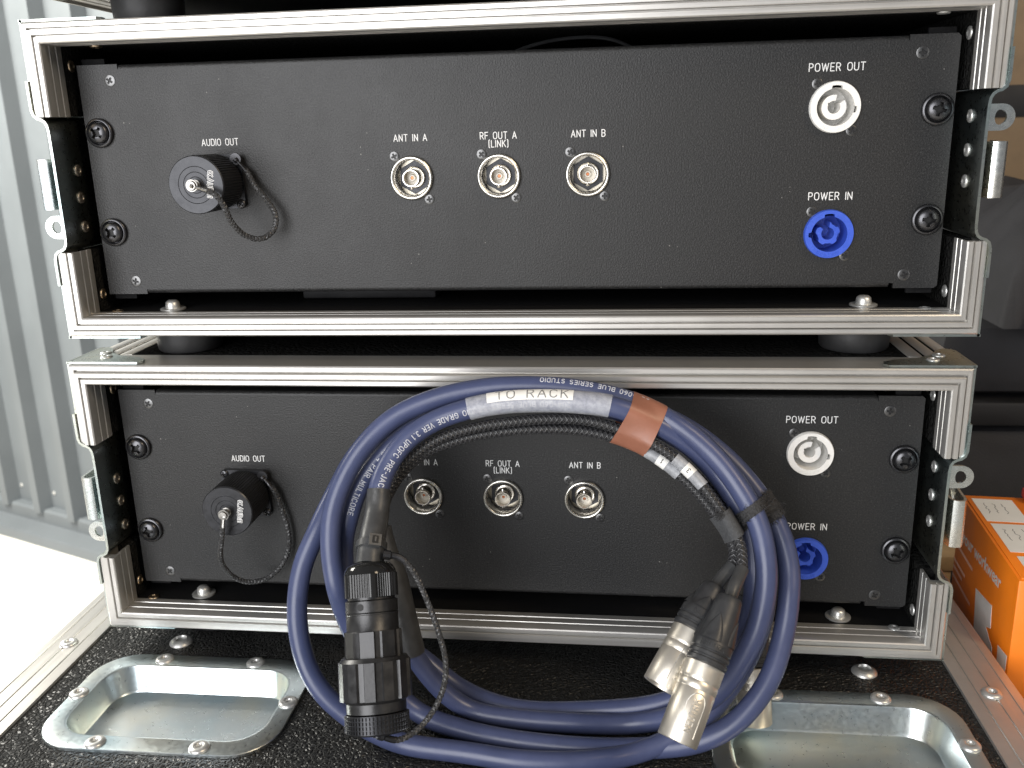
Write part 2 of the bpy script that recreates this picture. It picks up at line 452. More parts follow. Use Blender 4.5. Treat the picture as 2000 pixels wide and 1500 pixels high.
# single-stroke lettering -------------------------------------------------
def arc(cx, cy, rx, ry, a0, a1, n=8):
    return [(cx + rx * math.cos(R(a0 + (a1 - a0) * k / n)), cy + ry * math.sin(R(a0 + (a1 - a0) * k / n))) for k in range(n + 1)]
def _O(w): return arc(w / 2, .68, w / 2, .32, 0, 180, 8) + arc(w / 2, .32, w / 2, .32, 180, 360, 8) + [(w, .68)]
G = {
 'A': (.62, [[(0, 0), (.31, 1), (.62, 0)], [(.12, .33), (.50, .33)]]),
 'B': (.52, [[(0, 0), (0, 1), (.28, 1)] + arc(.28, .76, .22, .24, 90, -90, 6) + [(0, .52)], [(.28, .52)] + arc(.28, .26, .24, .26, 90, -90, 6) + [(0, 0)]]),
 'C': (.54, [arc(.27, .68, .27, .32, 20, 180, 7) + arc(.27, .32, .27, .32, 180, 340, 7)]),
 'D': (.54, [[(0, 0), (0, 1), (.24, 1)] + arc(.24, .68, .30, .32, 90, 0, 5) + arc(.24, .32, .30, .32, 0, -90, 5) + [(0, 0)]]),
 'E': (.46, [[(.46, 1), (0, 1), (0, 0), (.46, 0)], [(0, .52), (.40, .52)]]),
 'F': (.46, [[(.46, 1), (0, 1), (0, 0)], [(0, .52), (.40, .52)]]),
 'G': (.56, [arc(.28, .68, .28, .32, 20, 180, 7) + arc(.28, .32, .28, .32, 180, 350, 7) + [(.56, .46), (.32, .46)]]),
 'I': (.0, [[(0, 0), (0, 1)]]),
 'J': (.36, [[(.36, 1), (.36, .24)] + arc(.18, .22, .18, .22, 0, -170, 6)]),
 'K': (.52, [[(0, 0), (0, 1)], [(.50, 1), (0, .42)], [(.16, .60), (.52, 0)]]),
 'L': (.42, [[(0, 1), (0, 0), (.42, 0)]]),
 'M': (.64, [[(0, 0), (0, 1), (.32, .35), (.64, 1), (.64, 0)]]),
 'N': (.54, [[(0, 0), (0, 1), (.54, 0), (.54, 1)]]),
 'O': (.58, [_O(.58)]),
 'P': (.50, [[(0, 0), (0, 1), (.26, 1)] + arc(.26, .74, .24, .26, 90, -90, 6) + [(0, .48)]]),
 'R': (.52, [[(0, 0), (0, 1), (.26, 1)] + arc(.26, .74, .24, .26, 90, -90, 6) + [(0, .48)], [(.26, .48), (.52, 0)]]),
 'S': (.50, [arc(.25, .74, .24, .26, 30, 250, 8) + arc(.25, .27, .25, .27, 80, -150, 8)]),
 'T': (.56, [[(0, 1), (.56, 1)], [(.28, 1), (.28, 0)]]),
 'U': (.54, [[(0, 1), (0, .28)] + arc(.27, .28, .27, .28, 180, 360, 8) + [(.54, 1)]]),
 'V': (.58, [[(0, 1), (.29, 0), (.58, 1)]]),
 'W': (.84, [[(0, 1), (.21, 0), (.42, .95), (.63, 0), (.84, 1)]]),
 '0': (.50, [_O(.50)]), '1': (.18, [[(0, .78), (.18, 1), (.18, 0)]]),
 '2': (.48, [arc(.24, .74, .24, .26, 170, -30, 7) + [(0, 0), (.48, 0)]]),
 '3': (.46, [arc(.22, .76, .22, .24, 150, -80, 7), arc(.22, .27, .24, .27, 80, -150, 7)]),
 '4': (.52, [[(.38, 0), (.38, 1), (0, .30), (.52, .30)]]),
 '6': (.48, [arc(.24, .28, .24, .28, 0, 360, 10), [(.02, .36), (.10, .78), (.36, 1)]]),
 '.': (.06, [[(.0, .0), (.05, .0)]]), '-': (.34, [[(0, .48), (.34, .48)]]),
 '(': (.14, [[(.14, 1.1), (.02, .98), (.02, .02), (.14, -.1)]]), ')': (.14, [[(0, 1.1), (.12, .98), (.12, .02), (0, -.1)]]),
 ' ': (.34, []),
}
def layout(txt, h, spacing=0.22, wscale=1.0):
    x = 0; polys = []
    for ch in txt:
        w, ss = G[ch]
        for st in ss: polys.append([((x + p[0]) * h * wscale, p[1] * h) for p in st])
        x += w + spacing
    tot = (x - spacing) * h * wscale
    return [[(a - tot / 2, b - h / 2) for a, b in p] for p in polys]

# ------------------------------------------------------------------ objects
OFF = {}
def thing(name, label, cat, base, off=(0, 0, 0), rz=0.0, group=None):
    """an Empty at the thing's base; its parts are modelled about base + off"""
    o = bpy.data.objects.new(name, None); COL.objects.link(o)
    o.empty_display_size = 0.02
    o.location = [c * MM for c in base]; o.rotation_euler = (0, 0, R(rz))
    o['label'] = label; o['category'] = cat
    if group: o['group'] = group
    OFF[o] = off
    return o
def part(name, src, mats, parent, loc=(0, 0, 0), rot=None, sharp=35, label=None):
    me = src.mesh(name, mats, sharp) if isinstance(src, MB) else src
    o = bpy.data.objects.new(name, me); COL.objects.link(o)
    off = OFF.get(parent, (0, 0, 0))
    o.location = [(a + b) * MM for a, b in zip(loc, off)]
    if rot: o.rotation_euler = rot
    o.parent = parent
    if label: o['label'] = label
    return o
def copy_tree(o, parent=None):
    c = o.copy(); COL.objects.link(c); c.parent = parent
    if o in OFF: OFF[c] = OFF[o]
    for ch in list(o.children): copy_tree(ch, c)
    return c
def rrect(x0, x1, y0, y1, r, n=6):
    p = []
    for cx, cy, a in ((x1 - r, y1 - r, 0), (x0 + r, y1 - r, 90), (x0 + r, y0 + r, 180), (x1 - r, y0 + r, 270)):
        p += [(cx + r * math.cos(R(a + 90 * k / n)), cy + r * math.sin(R(a + 90 * k / n))) for k in range(n + 1)]
    return p
def circ(cx, cy, r, n=40): return [(cx + r * math.cos(2 * PI * k / n), cy + r * math.sin(2 * PI * k / n)) for k in range(n)]
XZ = dict(U=(1, 0, 0), W=(0, 0, 1), D=(0, -1, 0))      # drawing plane of the panels: x right, z up, toward the viewer
XY = dict(U=(1, 0, 0), W=(0, 1, 0), D=(0, 0, 1))

def head_mesh(name, Rh, dome, cross_l, cross_w, depth, rim=0.5, mats=(BLACKSCREW, RECESS_SHADE), turn=20, star=False):
    """screw head with a sunk cross recess, facing the viewer"""
    mb = MB(); n = 72; rs = [0, .06, .12, .18, .24, .30, .36, .42, .48, .54, .60, .68, .78, .88, .96, 1.0]
    vs = [(0, -dome + depth, 0)]; ins = []
    for r in rs[1:]:
        for k in range(n):
            a = 2 * PI * k / n; x, z = r * Rh * math.cos(a), r * Rh * math.sin(a)
            b = a + R(turn); xx, zz = r * Rh * math.cos(b), r * Rh * math.sin(b)
            inside = (abs(xx) < cross_w and abs(zz) < cross_l) or (abs(zz) < cross_w and abs(xx) < cross_l) or (star and r * Rh < cross_l * .55)
            h = dome * (1 - 0.55 * r ** 3) if r < 0.97 else 0
            if r >= 0.95 and r < 0.99: h = dome * 0.45
            vs.append((x, -(h - (depth if inside else 0)), z)); ins.append(inside)
    fs = [(0, 1 + k, 1 + (k + 1) % n) for k in range(n)]; ms = [1] * n
    for i in range(len(rs) - 2):
        for k in range(n):
            k2 = (k + 1) % n; q = (1 + i * n + k, 1 + i * n + k2, 1 + (i + 1) * n + k2, 1 + (i + 1) * n + k)
            fs.append(q); ms.append(1 if sum(ins[j - 1] for j in q) >= 3 else 0)
    mb.add(vs, fs); mb.m = ms
    return mb.mesh(name, list(mats), 40)

SCREW = head_mesh('screw_head', 3.3, 0.5, 1.8, 0.52, 0.9, mats=(SCREWM, RECESS_SHADE))
DSCREW = head_mesh('socket_screw_head', 2.9, 0.5, 1.6, 0.5, 0.9, turn=35, mats=(SCREWM, RECESS_SHADE))
BOLT = head_mesh('rack_bolt_head', 6.1, 3.2, 3.6, 0.75, 2.4, turn=28, star=True)
CUPW = MB().lathe([(8.3, 0), (8.3, 1.6), (7.9, 2.2), (7.0, 2.4), (6.5, 1.8), (6.2, 1.2), (6.0, 1.2)], n=48).mesh('cup_washer', BLACKSCREW, 50)
FLSCREW = head_mesh('flange_screw_head', 2.7, 1.6, 1.5, 0.4, 1.2, turn=10)
RIVET = MB().lathe([(3.6, 0), (3.5, .5), (2.9, .9), (1.9, 1.1), (1.4, 1.0), (1.2, .3), (0, .2)], D=(0, 0, 1), n=24).mesh('rivet', STEEL, 50)
RIVET_BIG = MB().lathe([(5.7, 0), (5.6, .8), (4.9, 1.5), (3.6, 1.9), (2.3, 1.9), (1.9, 1.6), (1.6, .3), (0, .2)], D=(0, 0, 1), n=28).mesh('rivet_head', STEEL, 50)
TAIL = MB().lathe([(3.5, 0), (3.4, .5), (2.9, .9), (1.6, 1.0), (1.2, .5), (0, .4)], D=(0, 0, 1), n=20).mesh('rivet_tail', STEEL, 50)
TAILR = MB().lathe([(3.5, 0), (3.4, .5), (2.9, .9), (1.6, 1.0), (1.2, .5), (0, .4)], D=(0, 0, 1), n=20).mesh('rivet_tail', RUSTY, 50)
NUTB = MB().lathe([(7.5, 0), (7.5, .9), (7.2, 1.1), (4.3, 1.1), (4.3, 2.6), (3.9, 4.6), (2.6, 5.7), (0, 5.9)], D=(0, 0, 1), n=28).mesh('foot_bolt', STEEL, 50)
TAILD = MB().lathe([(3.5, 0), (3.4, .5), (2.9, .9), (1.6, 1.0), (1.2, .5), (0, .4)], D=(0, 0, 1), n=20).mesh('rivet_tail', DULL, 50)
def place_tail(parent, loc, direction, mesh=None):
    o = part('rivet', mesh or TAIL, None, parent, loc)
    o.rotation_euler = Vector(direction).to_track_quat('Z', 'Y').to_euler()
    return o

# ================================================================== SETTING
# yard floor
mb = MB(); g = 14
xs = np.linspace(-6000, 6000, g); ys = np.linspace(-4000, 5000, g)
vs = [(x, y, -1000 + random.uniform(-1.5, 1.5)) for y in ys for x in xs]
fs = [(j * g + i, j * g + i + 1, (j + 1) * g + i + 1, (j + 1) * g + i) for j in range(g - 1) for i in range(g - 1)]
floor = part('floor', mb.add(vs, fs), CONC, None); floor['kind'] = 'structure'

# corrugated metal wall, running from far left to behind the cases
WT = unit(V(344, -141, 0)); WN = V(-WT[1] * -1, -WT[0], 0); WN = unit(V(WT[1], -WT[0], 0))   # along, and out toward the camera
W0 = V(-1664, 1697, -1000)
def wallpt(s_, d, z): return W0 + WT * s_ + WN * d + V(0, 0, z)
wall = thing('corrugated_wall', 'pale grey corrugated metal cladding wall at the left', 'wall', tuple(W0 + WT * 800))
OFF[wall] = tuple(-(W0 + WT * 800))
PITCH = 137.0
def rib_sheet(k):
    m = MB(); s0 = 12 + k * PITCH
    prof = [(0, 0), (62, 0), (72, 34), (98, 34), (106, 0), (PITCH, 0)]
    vs = []; fs = []
    zs = [70, 3200]
    for z in zs:
        for a, d in prof: vs.append(wallpt(s0 + a, d, z))
        for a, d in prof: vs.append(wallpt(s0 + a, d - 1.2, z))
    n = len(prof)
    for k_ in range(n - 1):
        fs.append((k_, k_ + 1, 2 * n + k_ + 1, 2 * n + k_)); fs.append((n + k_, n + k_ + 1, 3 * n + k_ + 1, 3 * n + k_))
        fs.append((k_, k_ + 1, n + k_ + 1, n + k_))
    return m.add(vs, fs)
for k in range(-10, 15):
    part('cladding_rib', rib_sheet(k), WALLM, wall, sharp=20)
m = MB()
pr = [(0, -10), (0, 78), (20, 78), (26, 72), (26, 40), (70, 30), (74, 24), (74, -10)]
m.sweep([(a, b) for a, b in pr], lambda p: -1500, lambda p: 2100, W0, WN, (0, 0, 1), WT)
part('base_flashing', m, WALLM, wall)
for k in range(-1, 6):
    for a in (34, 118):
        p = wallpt(12 + k * PITCH + a, 0.0, 120)
        o = part('cladding_screw', RIVET_BIG, None, wall, tuple(p)); o.rotation_euler = Vector(WN).to_track_quat('Z', 'Y').to_euler()

# ================================================================== RACK CASES
W_, H_ = 257.5, 87.5
PROF = [(0, 4), (0, -21.2), (0.8, -22), (3.0, -22), (3.3, -21.2), (3.4, -19.8), (4.1, -19.8), (4.2, -23.8), (4.6, -24.6), (6.9, -24.6), (7.2, -24.2), (7.3, -22.2), (7.9, -22.2), (8.0, -24.2), (8.3, -24.6),
        (10.6, -24.6), (11.3, -24.1), (11.6, -23.2), (11.6, -17.6), (11.0, -17.3), (11.0, -16.8), (11.6, -16.5), (11.6, -11.2), (11.0, -10.9),
        (11.0, -10.4), (11.6, -10.1), (11.6, -5.6), (11.0, -5.2), (9.9, -5.2), (9.9, -19.0), (1.4, -19.0), (1.4, 4)]
def rails(root, which):
    for nm, z, sgn in (('top', H_, -1), ('bottom', -H_, 1)):
        if nm not in which: continue
        m = MB().sweep([(p[0], p[1]) for p in PROF], lambda p: -(W_ - p[0]), lambda p: W_ - p[0], (0, 0, z), (0, 0, sgn), (0, 1, 0), (1, 0, 0))
        part('frame_rail', m, ALX, root)
    for x, sgn in ((-W_, 1), (W_, -1)):
        for zs in (1, -1):
            if ('top' if zs > 0 else 'bottom') not in which: continue
            m = MB().sweep([(p[0], p[1]) for p in PROF], lambda p: zs * 37.8, lambda p: zs * (H_ - p[0]), (x, 0, 0), (sgn, 0, 0), (0, 1, 0), (0, 0, 1))
            part('frame_rail', m, ALZ, root)

def sheet(path, t):
    """outline of a bent sheet of thickness t following a 2D path"""
    P = np.array(path, float); T = np.gradient(P, axis=0); T /= np.linalg.norm(T, axis=1)[:, None]
    Nn = np.stack([-T[:, 1], T[:, 0]], 1)
    return [tuple(p) for p in P + Nn * t / 2] + [tuple(p) for p in (P - Nn * t / 2)[::-1]]
half = [(258.4, 57), (258.4, 46), (258.3, 41.5), (257.4, 38.6), (255.6, 37.1), (253.4, 36.4), (251.6, 35.2), (250.5, 33.2), (250.1, 30), (250.0, 20), (250, 0)]
path = half + [(x, -z) for x, z in half[-2::-1]]
PLATE_OUT = sheet(path, 1.5)

def corner(root, sx, sz, loc_y=0):
    """pressed corner plate wrapping the outside of one front corner, with two rivets"""
    m = MB()
    zt = sz * H_
    out = [(2, 0), (2, -34), (0.5, -37), (-4, -38), (-9, -34), (-14, -24), (-24, -16), (-38, -12), (-44, -8), (-45, -3), (-43, 0)]
    o2 = [(sx * (W_ + x), -20 - y) for x, y in out]
    m.extr(o2, [], (0, 0, zt), (1, 0, 0), (0, 1, 0), (0, 0, sz), 0.3, 1.6)
    # side wrap and rounded edge
    m.extr([(-20, 1.0), (18, 1.0), (18, -16), (12, -26), (0, -31), (-20, -31)], [], (sx * W_, 0, zt), (0, 1, 0), (0, 0, sz), (sx, 0, 0), 0.3, 1.6)
    q = [(sx * (W_ + 0.4 + 1.3 * math.cos(R(a))), zt + sz * (0.4 + 1.3 * math.sin(R(a)))) for a in range(0, 91, 15)]
    q += [(sx * (W_ - 0.5), zt - sz * 0.5)]
    m.extr(q, [], (0, 0, 0), (1, 0, 0), (0, 0, 1), (0, 1, 0), -20, 18)
    c = part('corner_plate', m, ZINC, root)
    for rx, ry in ((-11, 2), (-17, -8)):
        r = part('rivet', RIVET, None, c, (sx * (W_ + rx), ry, zt + sz * 1.5))
        if sz < 0: r.rotation_euler = (PI, 0, 0)
        else: r.rotation_euler = (0, 0, random.uniform(0, 3))

def latch(root, sx):
    """recessed latch plate with its rivets, padlock eye and hook"""
    zs = sx                      # the two sides are turned half round against each other
    m = MB().extr([(sx * x, z) for x, z in PLATE_OUT], [], (0, 0, 0), h0=-40, h1=23, **XZ)
    pl_ = part('latch_plate', m, ZINC, root)
    for z in (24.8, 7.6, -8.5) if sx > 0 else (7.8, -7.8, -24.8):
        r = part('rivet', TAIL if sx > 0 else TAILD, None, pl_, (sx * 249.2, -2.2 + random.uniform(-1, 1), z))
        r.rotation_euler = Vector((-sx, 0, 0)).to_track_quat('Z', 'Y').to_euler()
    # padlock eye
    eye = [(251, 6.6), (259.4, 6.6)] + [(259.4 + 6.6 * math.cos(R(a)), 6.6 * math.sin(R(a))) for a in range(75, -76, -15)] + [(259.4, -6.6), (251, -6.6)]
    hole = [(258.3 + (3.7 if abs(a) < 90 else 2.2) * math.cos(R(a)) , 3.7 * math.sin(R(a))) for a in range(-180, 180, 20)]
    m = MB().extr([(sx * x, zs * 23.8 + z) for x, z in eye], [[(sx * x, zs * 23.8 + z) for x, z in hole]], (0, 0, 0), h0=13.6, h1=15.4, **XZ)
    part('padlock_eye', m, ZINC_HOOK, pl_)
    # hook: a rolled sheet standing beside the plate, seen end-on from the front
    zc = 0.8 if sx < 0 else -2.0
    pth = [(251.4, 5), (252.6, 4.4), (253.4, 2.0), (253.7, -4), (253.9, -12), (254.3, -17.5), (255.4, -20.2), (257.6, -21.2), (260.4, -20.8), (261.8, -19.0), (262.2, -15.5), (262.6, -8), (263.4, 0), (264.4, 8)]
    m = MB().extr([(sx * x, y) for x, y in sheet(pth, 1.4)], [], (0, 0, zc), (1, 0, 0), (0, 1, 0), (0, 0, 1), -14, 14)
    hk = part('latch_hook', m, ZINC_HOOK, pl_)
    m = MB().box(sx * 251.0 if sx > 0 else sx * 254.0, sx * 254.0 if sx > 0 else sx * 251.0, -1, 30, zc - 17.5, zc + 17.5, bev=1.0)
    part('latch_base', m, ZINC, pl_)
    m = MB().lathe([(12.5, 0), (13.2, 1), (13.2, 2.6), (12.2, 3.6), (5, 4.0), (0, 4.2)], (sx * 262.0, 14, zc), (sx, 0, 0), 36)
    part('latch_dial', m, STEEL, pl_)
    m = MB().extr([(sx * 251, zc - zs * 17), (sx * 259, zc - zs * 17), (sx * 254, zc - zs * 30), (sx * 251, zc - zs * 31)], [], (0, 0, 0), h0=-9, h1=-7.6, **XZ)
    part('latch_tongue', m, ZINC, pl_)

def foot(root, x, y):
    m = MB().lathe([(20.6, 0), (20.6, 1.0), (20.2, 8), (19.6, 15.6), (18.6, 17), (0, 17)], (x, y, -H_), (0, 0, -1), 48)
    part('rubber_foot', m, RUBBER, root)

def build_case(name, label, base, rz, parts=('top', 'bottom'), full=True):
    root = thing(name, label, 'flight case', base, (0, 0, 104.5), rz, 'stacked rack cases')
    # shell boards
    part('top_board', MB().box(-W_ + 1.6, W_ - 1.6, 4.2, 378, H_ - 11, H_ - 0.5), [VINYL_FINE], root)
    part('bottom_board', MB().box(-W_ + 1.6, W_ - 1.6, -3.5, 378, -H_ + 1.6, -H_ + 11), [INSIDE], root)
    for sx in (-1, 1):
        out = [(y, z) for y, z in ((-3, -76.2), (378, -76.2), (378, 76.2), (-3, 76.2), (-3, 38.5), (44, 38.5), (44, -38.5), (-3, -38.5))]
        m = MB().extr(out, [], (sx * 246.4, 0, 0), (0, 1, 0), (0, 0, 1), (sx, 0, 0), 0, 9.4)
        part('side_board', m, VINYL_FINE, root)
        # lengthwise edge strips
        for sz in (-1, 1):
            m = MB()
            for a, b in ((0, 7), (9, 16), (18, 26)):
                m.box(min(sx * (W_ - a), sx * (W_ - b)), max(sx * (W_ - a), sx * (W_ - b)), 5.0, 384, sz * H_ - (1.5 if sz > 0 else 0), sz * H_ + (0 if sz > 0 else 1.5), bev=0.3)
            m.box(min(sx * (W_ - 1.4), sx * W_), max(sx * (W_ - 1.4), sx * W_), 5.0, 384, sz * H_ - (26 if sz > 0 else 2), sz * H_ + (-2 if sz > 0 else 26), bev=0.3)
            part('edge_strip', m, ALY, root)
    part('back_board', MB().box(-246.2, 246.2, 366, 377, -76, 76), INSIDE, root)
    rails(root, parts)
    for sx in (-1, 1):
        for sz in (-1, 1):
            if ('top' if sz > 0 else 'bottom') in parts: corner(root, sx, sz)
    for x in (-205, 205):
        for y in (23, 340): foot(root, x, y)
    if full:
        latch(root, -1); latch(root, 1)
        for x in (-204, 204): part('foot_bolt', NUTB, None, root, (x, 4, -76.4))
        place_tail(root, (234, -7, -76.4), (0, 0, 1)); place_tail(root, (-236, -3, -76.4), (0, 0, 1), TAILR)
        place_tail(root, (-246.2, 1, -66), (1, 0, 0), TAILR); place_tail(root, (246.2, 1, -68), (-1, 0, 0))
        place_tail(root, (232, 2, 76.4), (0, 0, -1)); place_tail(root, (-230, 4, 76.4), (0, 0, -1), TAILR)
        place_tail(root, (246.2, 3, 66), (-1, 0, 0)); place_tail(root, (-246.2, 3, 66), (1, 0, 0), TAILR)
        # rack rails inside, ends showing at the corners of the panel
        for sx in (-1, 1):
            m = MB().box(min(sx * 226, sx * 240), max(sx * 226, sx * 240), 3.4, 6, -69.5, 69.5, bev=0.5)
            part('rack_strip', m, INSIDE, root)
    return root

LOW = (-2.64, -5.3, -296.55)
lower = build_case('rack_case', 'lower silver-edged rack flight case standing behind the blue cable coil', LOW, -0.64)
upper = build_case('rack_case', 'upper silver-edged rack flight case with the clear, uncovered panel', (0, 0, -104.5), 0)
# what shows inside the upper case round the panel
P = catmull([(-14, 45, 58), (8, 46, 69), (35, 48, 74.5), (62, 50, 73.5), (82, 52, 64), (92, 54, 56)], 3)
part('inside_cable', MB().tube(P, 1.1, 8), BOOT, upper)
part('inside_unit', MB().box(-132, -46, 34, 180, -76.0, -58, bev=1.5), DARKSTEEL, upper)
topc = build_case('rack_case', 'black flight case at the very top, only its underside and foot in view', (0, 0, 87.9), 0, parts=('bottom',), full=False)

# ================================================================== CONNECTOR PANELS
def flatmap(cx, cz, y=0.0, rot=0.0):
    c, s_ = math.cos(rot), math.sin(rot)
    return lambda u, v, w: (cx + u * c - v * s_, y - w, cz + u * s_ + v * c)

# shared meshes of the sockets, centred on themselves
BNC_RING = MB().lathe([(12.1, -1), (12.3, 0.2), (12.3, 1.7), (11.9, 2.5), (11.2, 2.8), (10.4, 2.4), (10.0, 1.4), (9.8, -9.5)], n=56, caps=False).mesh('bnc_socket', RINGM, 50)
BNC_CUP = MB().lathe([(9.8, -9.4), (0, -9.4)], n=40, caps=False).mesh('socket_cup', BRASSCUP)
BNC_HEX = MB().extr([(9.5 * math.cos(R(30 + 60 * k)), 9.5 * math.sin(R(30 + 60 * k))) for k in range(6)], [], (0, 0, 0), h0=-9.3, h1=-7.4, **XZ).mesh('hex_plate', ANOD)
bb = MB().lathe([(6.2, -7.4), (6.2, -5.8), (5.8, -5.2), (4.85, -5.0), (4.85, 3.4), (4.65, 3.8), (4.2, 3.8), (4.05, 3.4), (4.05, -2.5)], n=36, caps=False)
for sg in (1, -1): bb.lathe([(0.95, 0), (0.95, 1.5), (0.6, 1.8), (0, 1.85)], (0, -1.6, sg * 4.6), (0, 0, sg), 12)
BNC_BARREL = bb.mesh('bnc_barrel', BRIGHT, 50)
BNC_INS = MB().lathe([(4.05, -2.4), (2.0, -2.4), (1.7, -0.4), (1.0, -0.4), (0.9, -2.6), (0, -2.6)], n=28, caps=False).mesh('insulator', DIEL)
BNC_PIN = MB().lathe([(0.9, -2.4), (0.85, -0.9), (0, -0.9)], n=14, caps=False).mesh('centre_contact', COPPER)

def ring_notched(r_in, notches):
    p = []
    n = 96
    for k in range(n):
        a = 360.0 * k / n; r = r_in
        for c, hw, dep in notches:
            if abs((a - c + 180) % 360 - 180) <= hw: r = r_in + dep
        p.append((r * math.cos(R(a)), r * math.sin(R(a))))
    return p
def power_mesh(kind):
    col = WHITEP if kind == 'out' else BLUEP
    notch = [(88, 15, 1.5), (352, 8, 1.4)] if kind == 'out' else [(92, 15, 1.5), (181, 8, 1.4)]
    m = MB().extr(circ(0, 0, 12.9, 72), [ring_notched(9.6, notch)], (0, 0, 0), h0=-1, h1=2.6, **XZ)
    m.lathe([(13.3, 0), (13.3, 1.2), (12.88, 2.2)], n=72, caps=False)
    # small raised lettering round the lower rim
    def rim(u, v, w):
        a = R(-90) + u / 11.3
        r = 11.3 - v
        return (r * math.cos(a), -2.6 - w, r * math.sin(a))
    def rim2(u, v, w):
        a = R(-90) + u / 11.3; r = 11.3 - v
        return (r * math.cos(a), -2.6 - w, r * math.sin(a))
    m.text('NEUTRIK', 1.7, 0.17, rim2, spacing=0.45, wscale=1.25, lift=0.8)
    ring = m.mesh('power_socket', col, 30)
    cup = MB().lathe([(9.9, 2.0), (9.9, -16), (0, -16)], n=56, caps=False).mesh('socket_cup', col, 30)
    o = []
    if kind == 'out':
        a0, a1 = 78, 394
        for k in range(61):
            a = a0 + (a1 - a0) * k / 60; o.append((6.4 * math.cos(R(a)), 6.4 * math.sin(R(a))))
        for k in range(60, -1, -1):
            a = a0 + (a1 - a0) * k / 60; r = 3.3 + (0.5 if 140 < a < 155 else 0)
            o.append((r * math.cos(R(a)), r * math.sin(R(a))))
    else:
        a0, a1 = 138, 440
        for k in range(91):
            a = a0 + (a1 - a0) * k / 90; r = 5.9 + 0.5 * max(-0.6, min(0.6, 1.3 * math.cos(R(5 * (a - 20))))) / 0.6
            o.append((r * math.cos(R(a)), r * math.sin(R(a))))
        for k in range(90, -1, -1):
            a = a0 + (a1 - a0) * k / 90; r = 3.4; o.append((r * math.cos(R(a)), r * math.sin(R(a))))
    core = MB().extr(o, [], (0, -0.0, 0), h0=-16, h1=-1.2, **XZ).mesh('socket_core', col, 30)
    return ring, cup, core
PWR = {k: power_mesh(k) for k in ('out', 'in')}

# plate with openings
HOLES = [circ(x, -0.75, 12.0, 48) for x in (-49.7, 0.1, 49.7)] + [circ(180.3, 31.1, 12.6, 48), circ(181.4, -35.6, 12.6, 48)]
def plate_mesh():
    m = MB()
    o = [(-241.3, -66), (-217, -66), (-217, -63.2), (218, -63.2), (218, -66), (241.3 - 1.5, -66), (241.3, -64.5), (241.3, 64.5), (241.3 - 1.5, 66),
         (216, 66), (216, 63.2), (-217, 63.2), (-217, 66), (-241.3, 66)]
    m.extr(o, HOLES, (0, 0, 0), h0=-2, h1=0, **XZ)
    for sz in (1, -1):                              # folded top and bottom edges
        q = [(63.2 + 2.6 * math.sin(R(a)), 2.6 - 2.6 * math.cos(R(a))) for a in range(0, 91, 15)] + [(65.8, 44), (64.0, 44), (64.0, 4), (62, 2.0), (61, 1.9), (61, 0.02)]
        m.sweep(q, lambda p: -216.6, lambda p: 215.6, (0, 0, 0), (0, 0, sz), (0, 1, 0), (1, 0, 0))
    return m.mesh('plate', POWDER, 40)
PLATE_ME = plate_mesh()
def lettering(lines, h=3.6, ws=1.0):
    m = MB()
    for txt, cx, cz, hh in lines: m.text(txt, hh, 0.225, flatmap(cx, cz), wscale=ws, spacing=0.28)
    return m.mesh('printed_lettering', PRINT, 60)
LET = [lettering(l, ws=w) for l, w in (([('AUDIO OUT', -160.9, 21.7, 3.6)], 0.92), ([('ANT IN A', -49.5, 21.3, 3.6)], 0.95), ([('RF OUT A', 0.3, 21.3, 3.6), ('(LINK)', 0.3, 16.9, 3.6)], 0.95),
       ([('ANT IN B', 50.1, 21.1, 3.6)], 0.95), ([('POWER OUT', 180.4, 51.4, 3.9)], 1.02), ([('POWER IN', 181.2, -15.2, 3.9)], 1.02))]

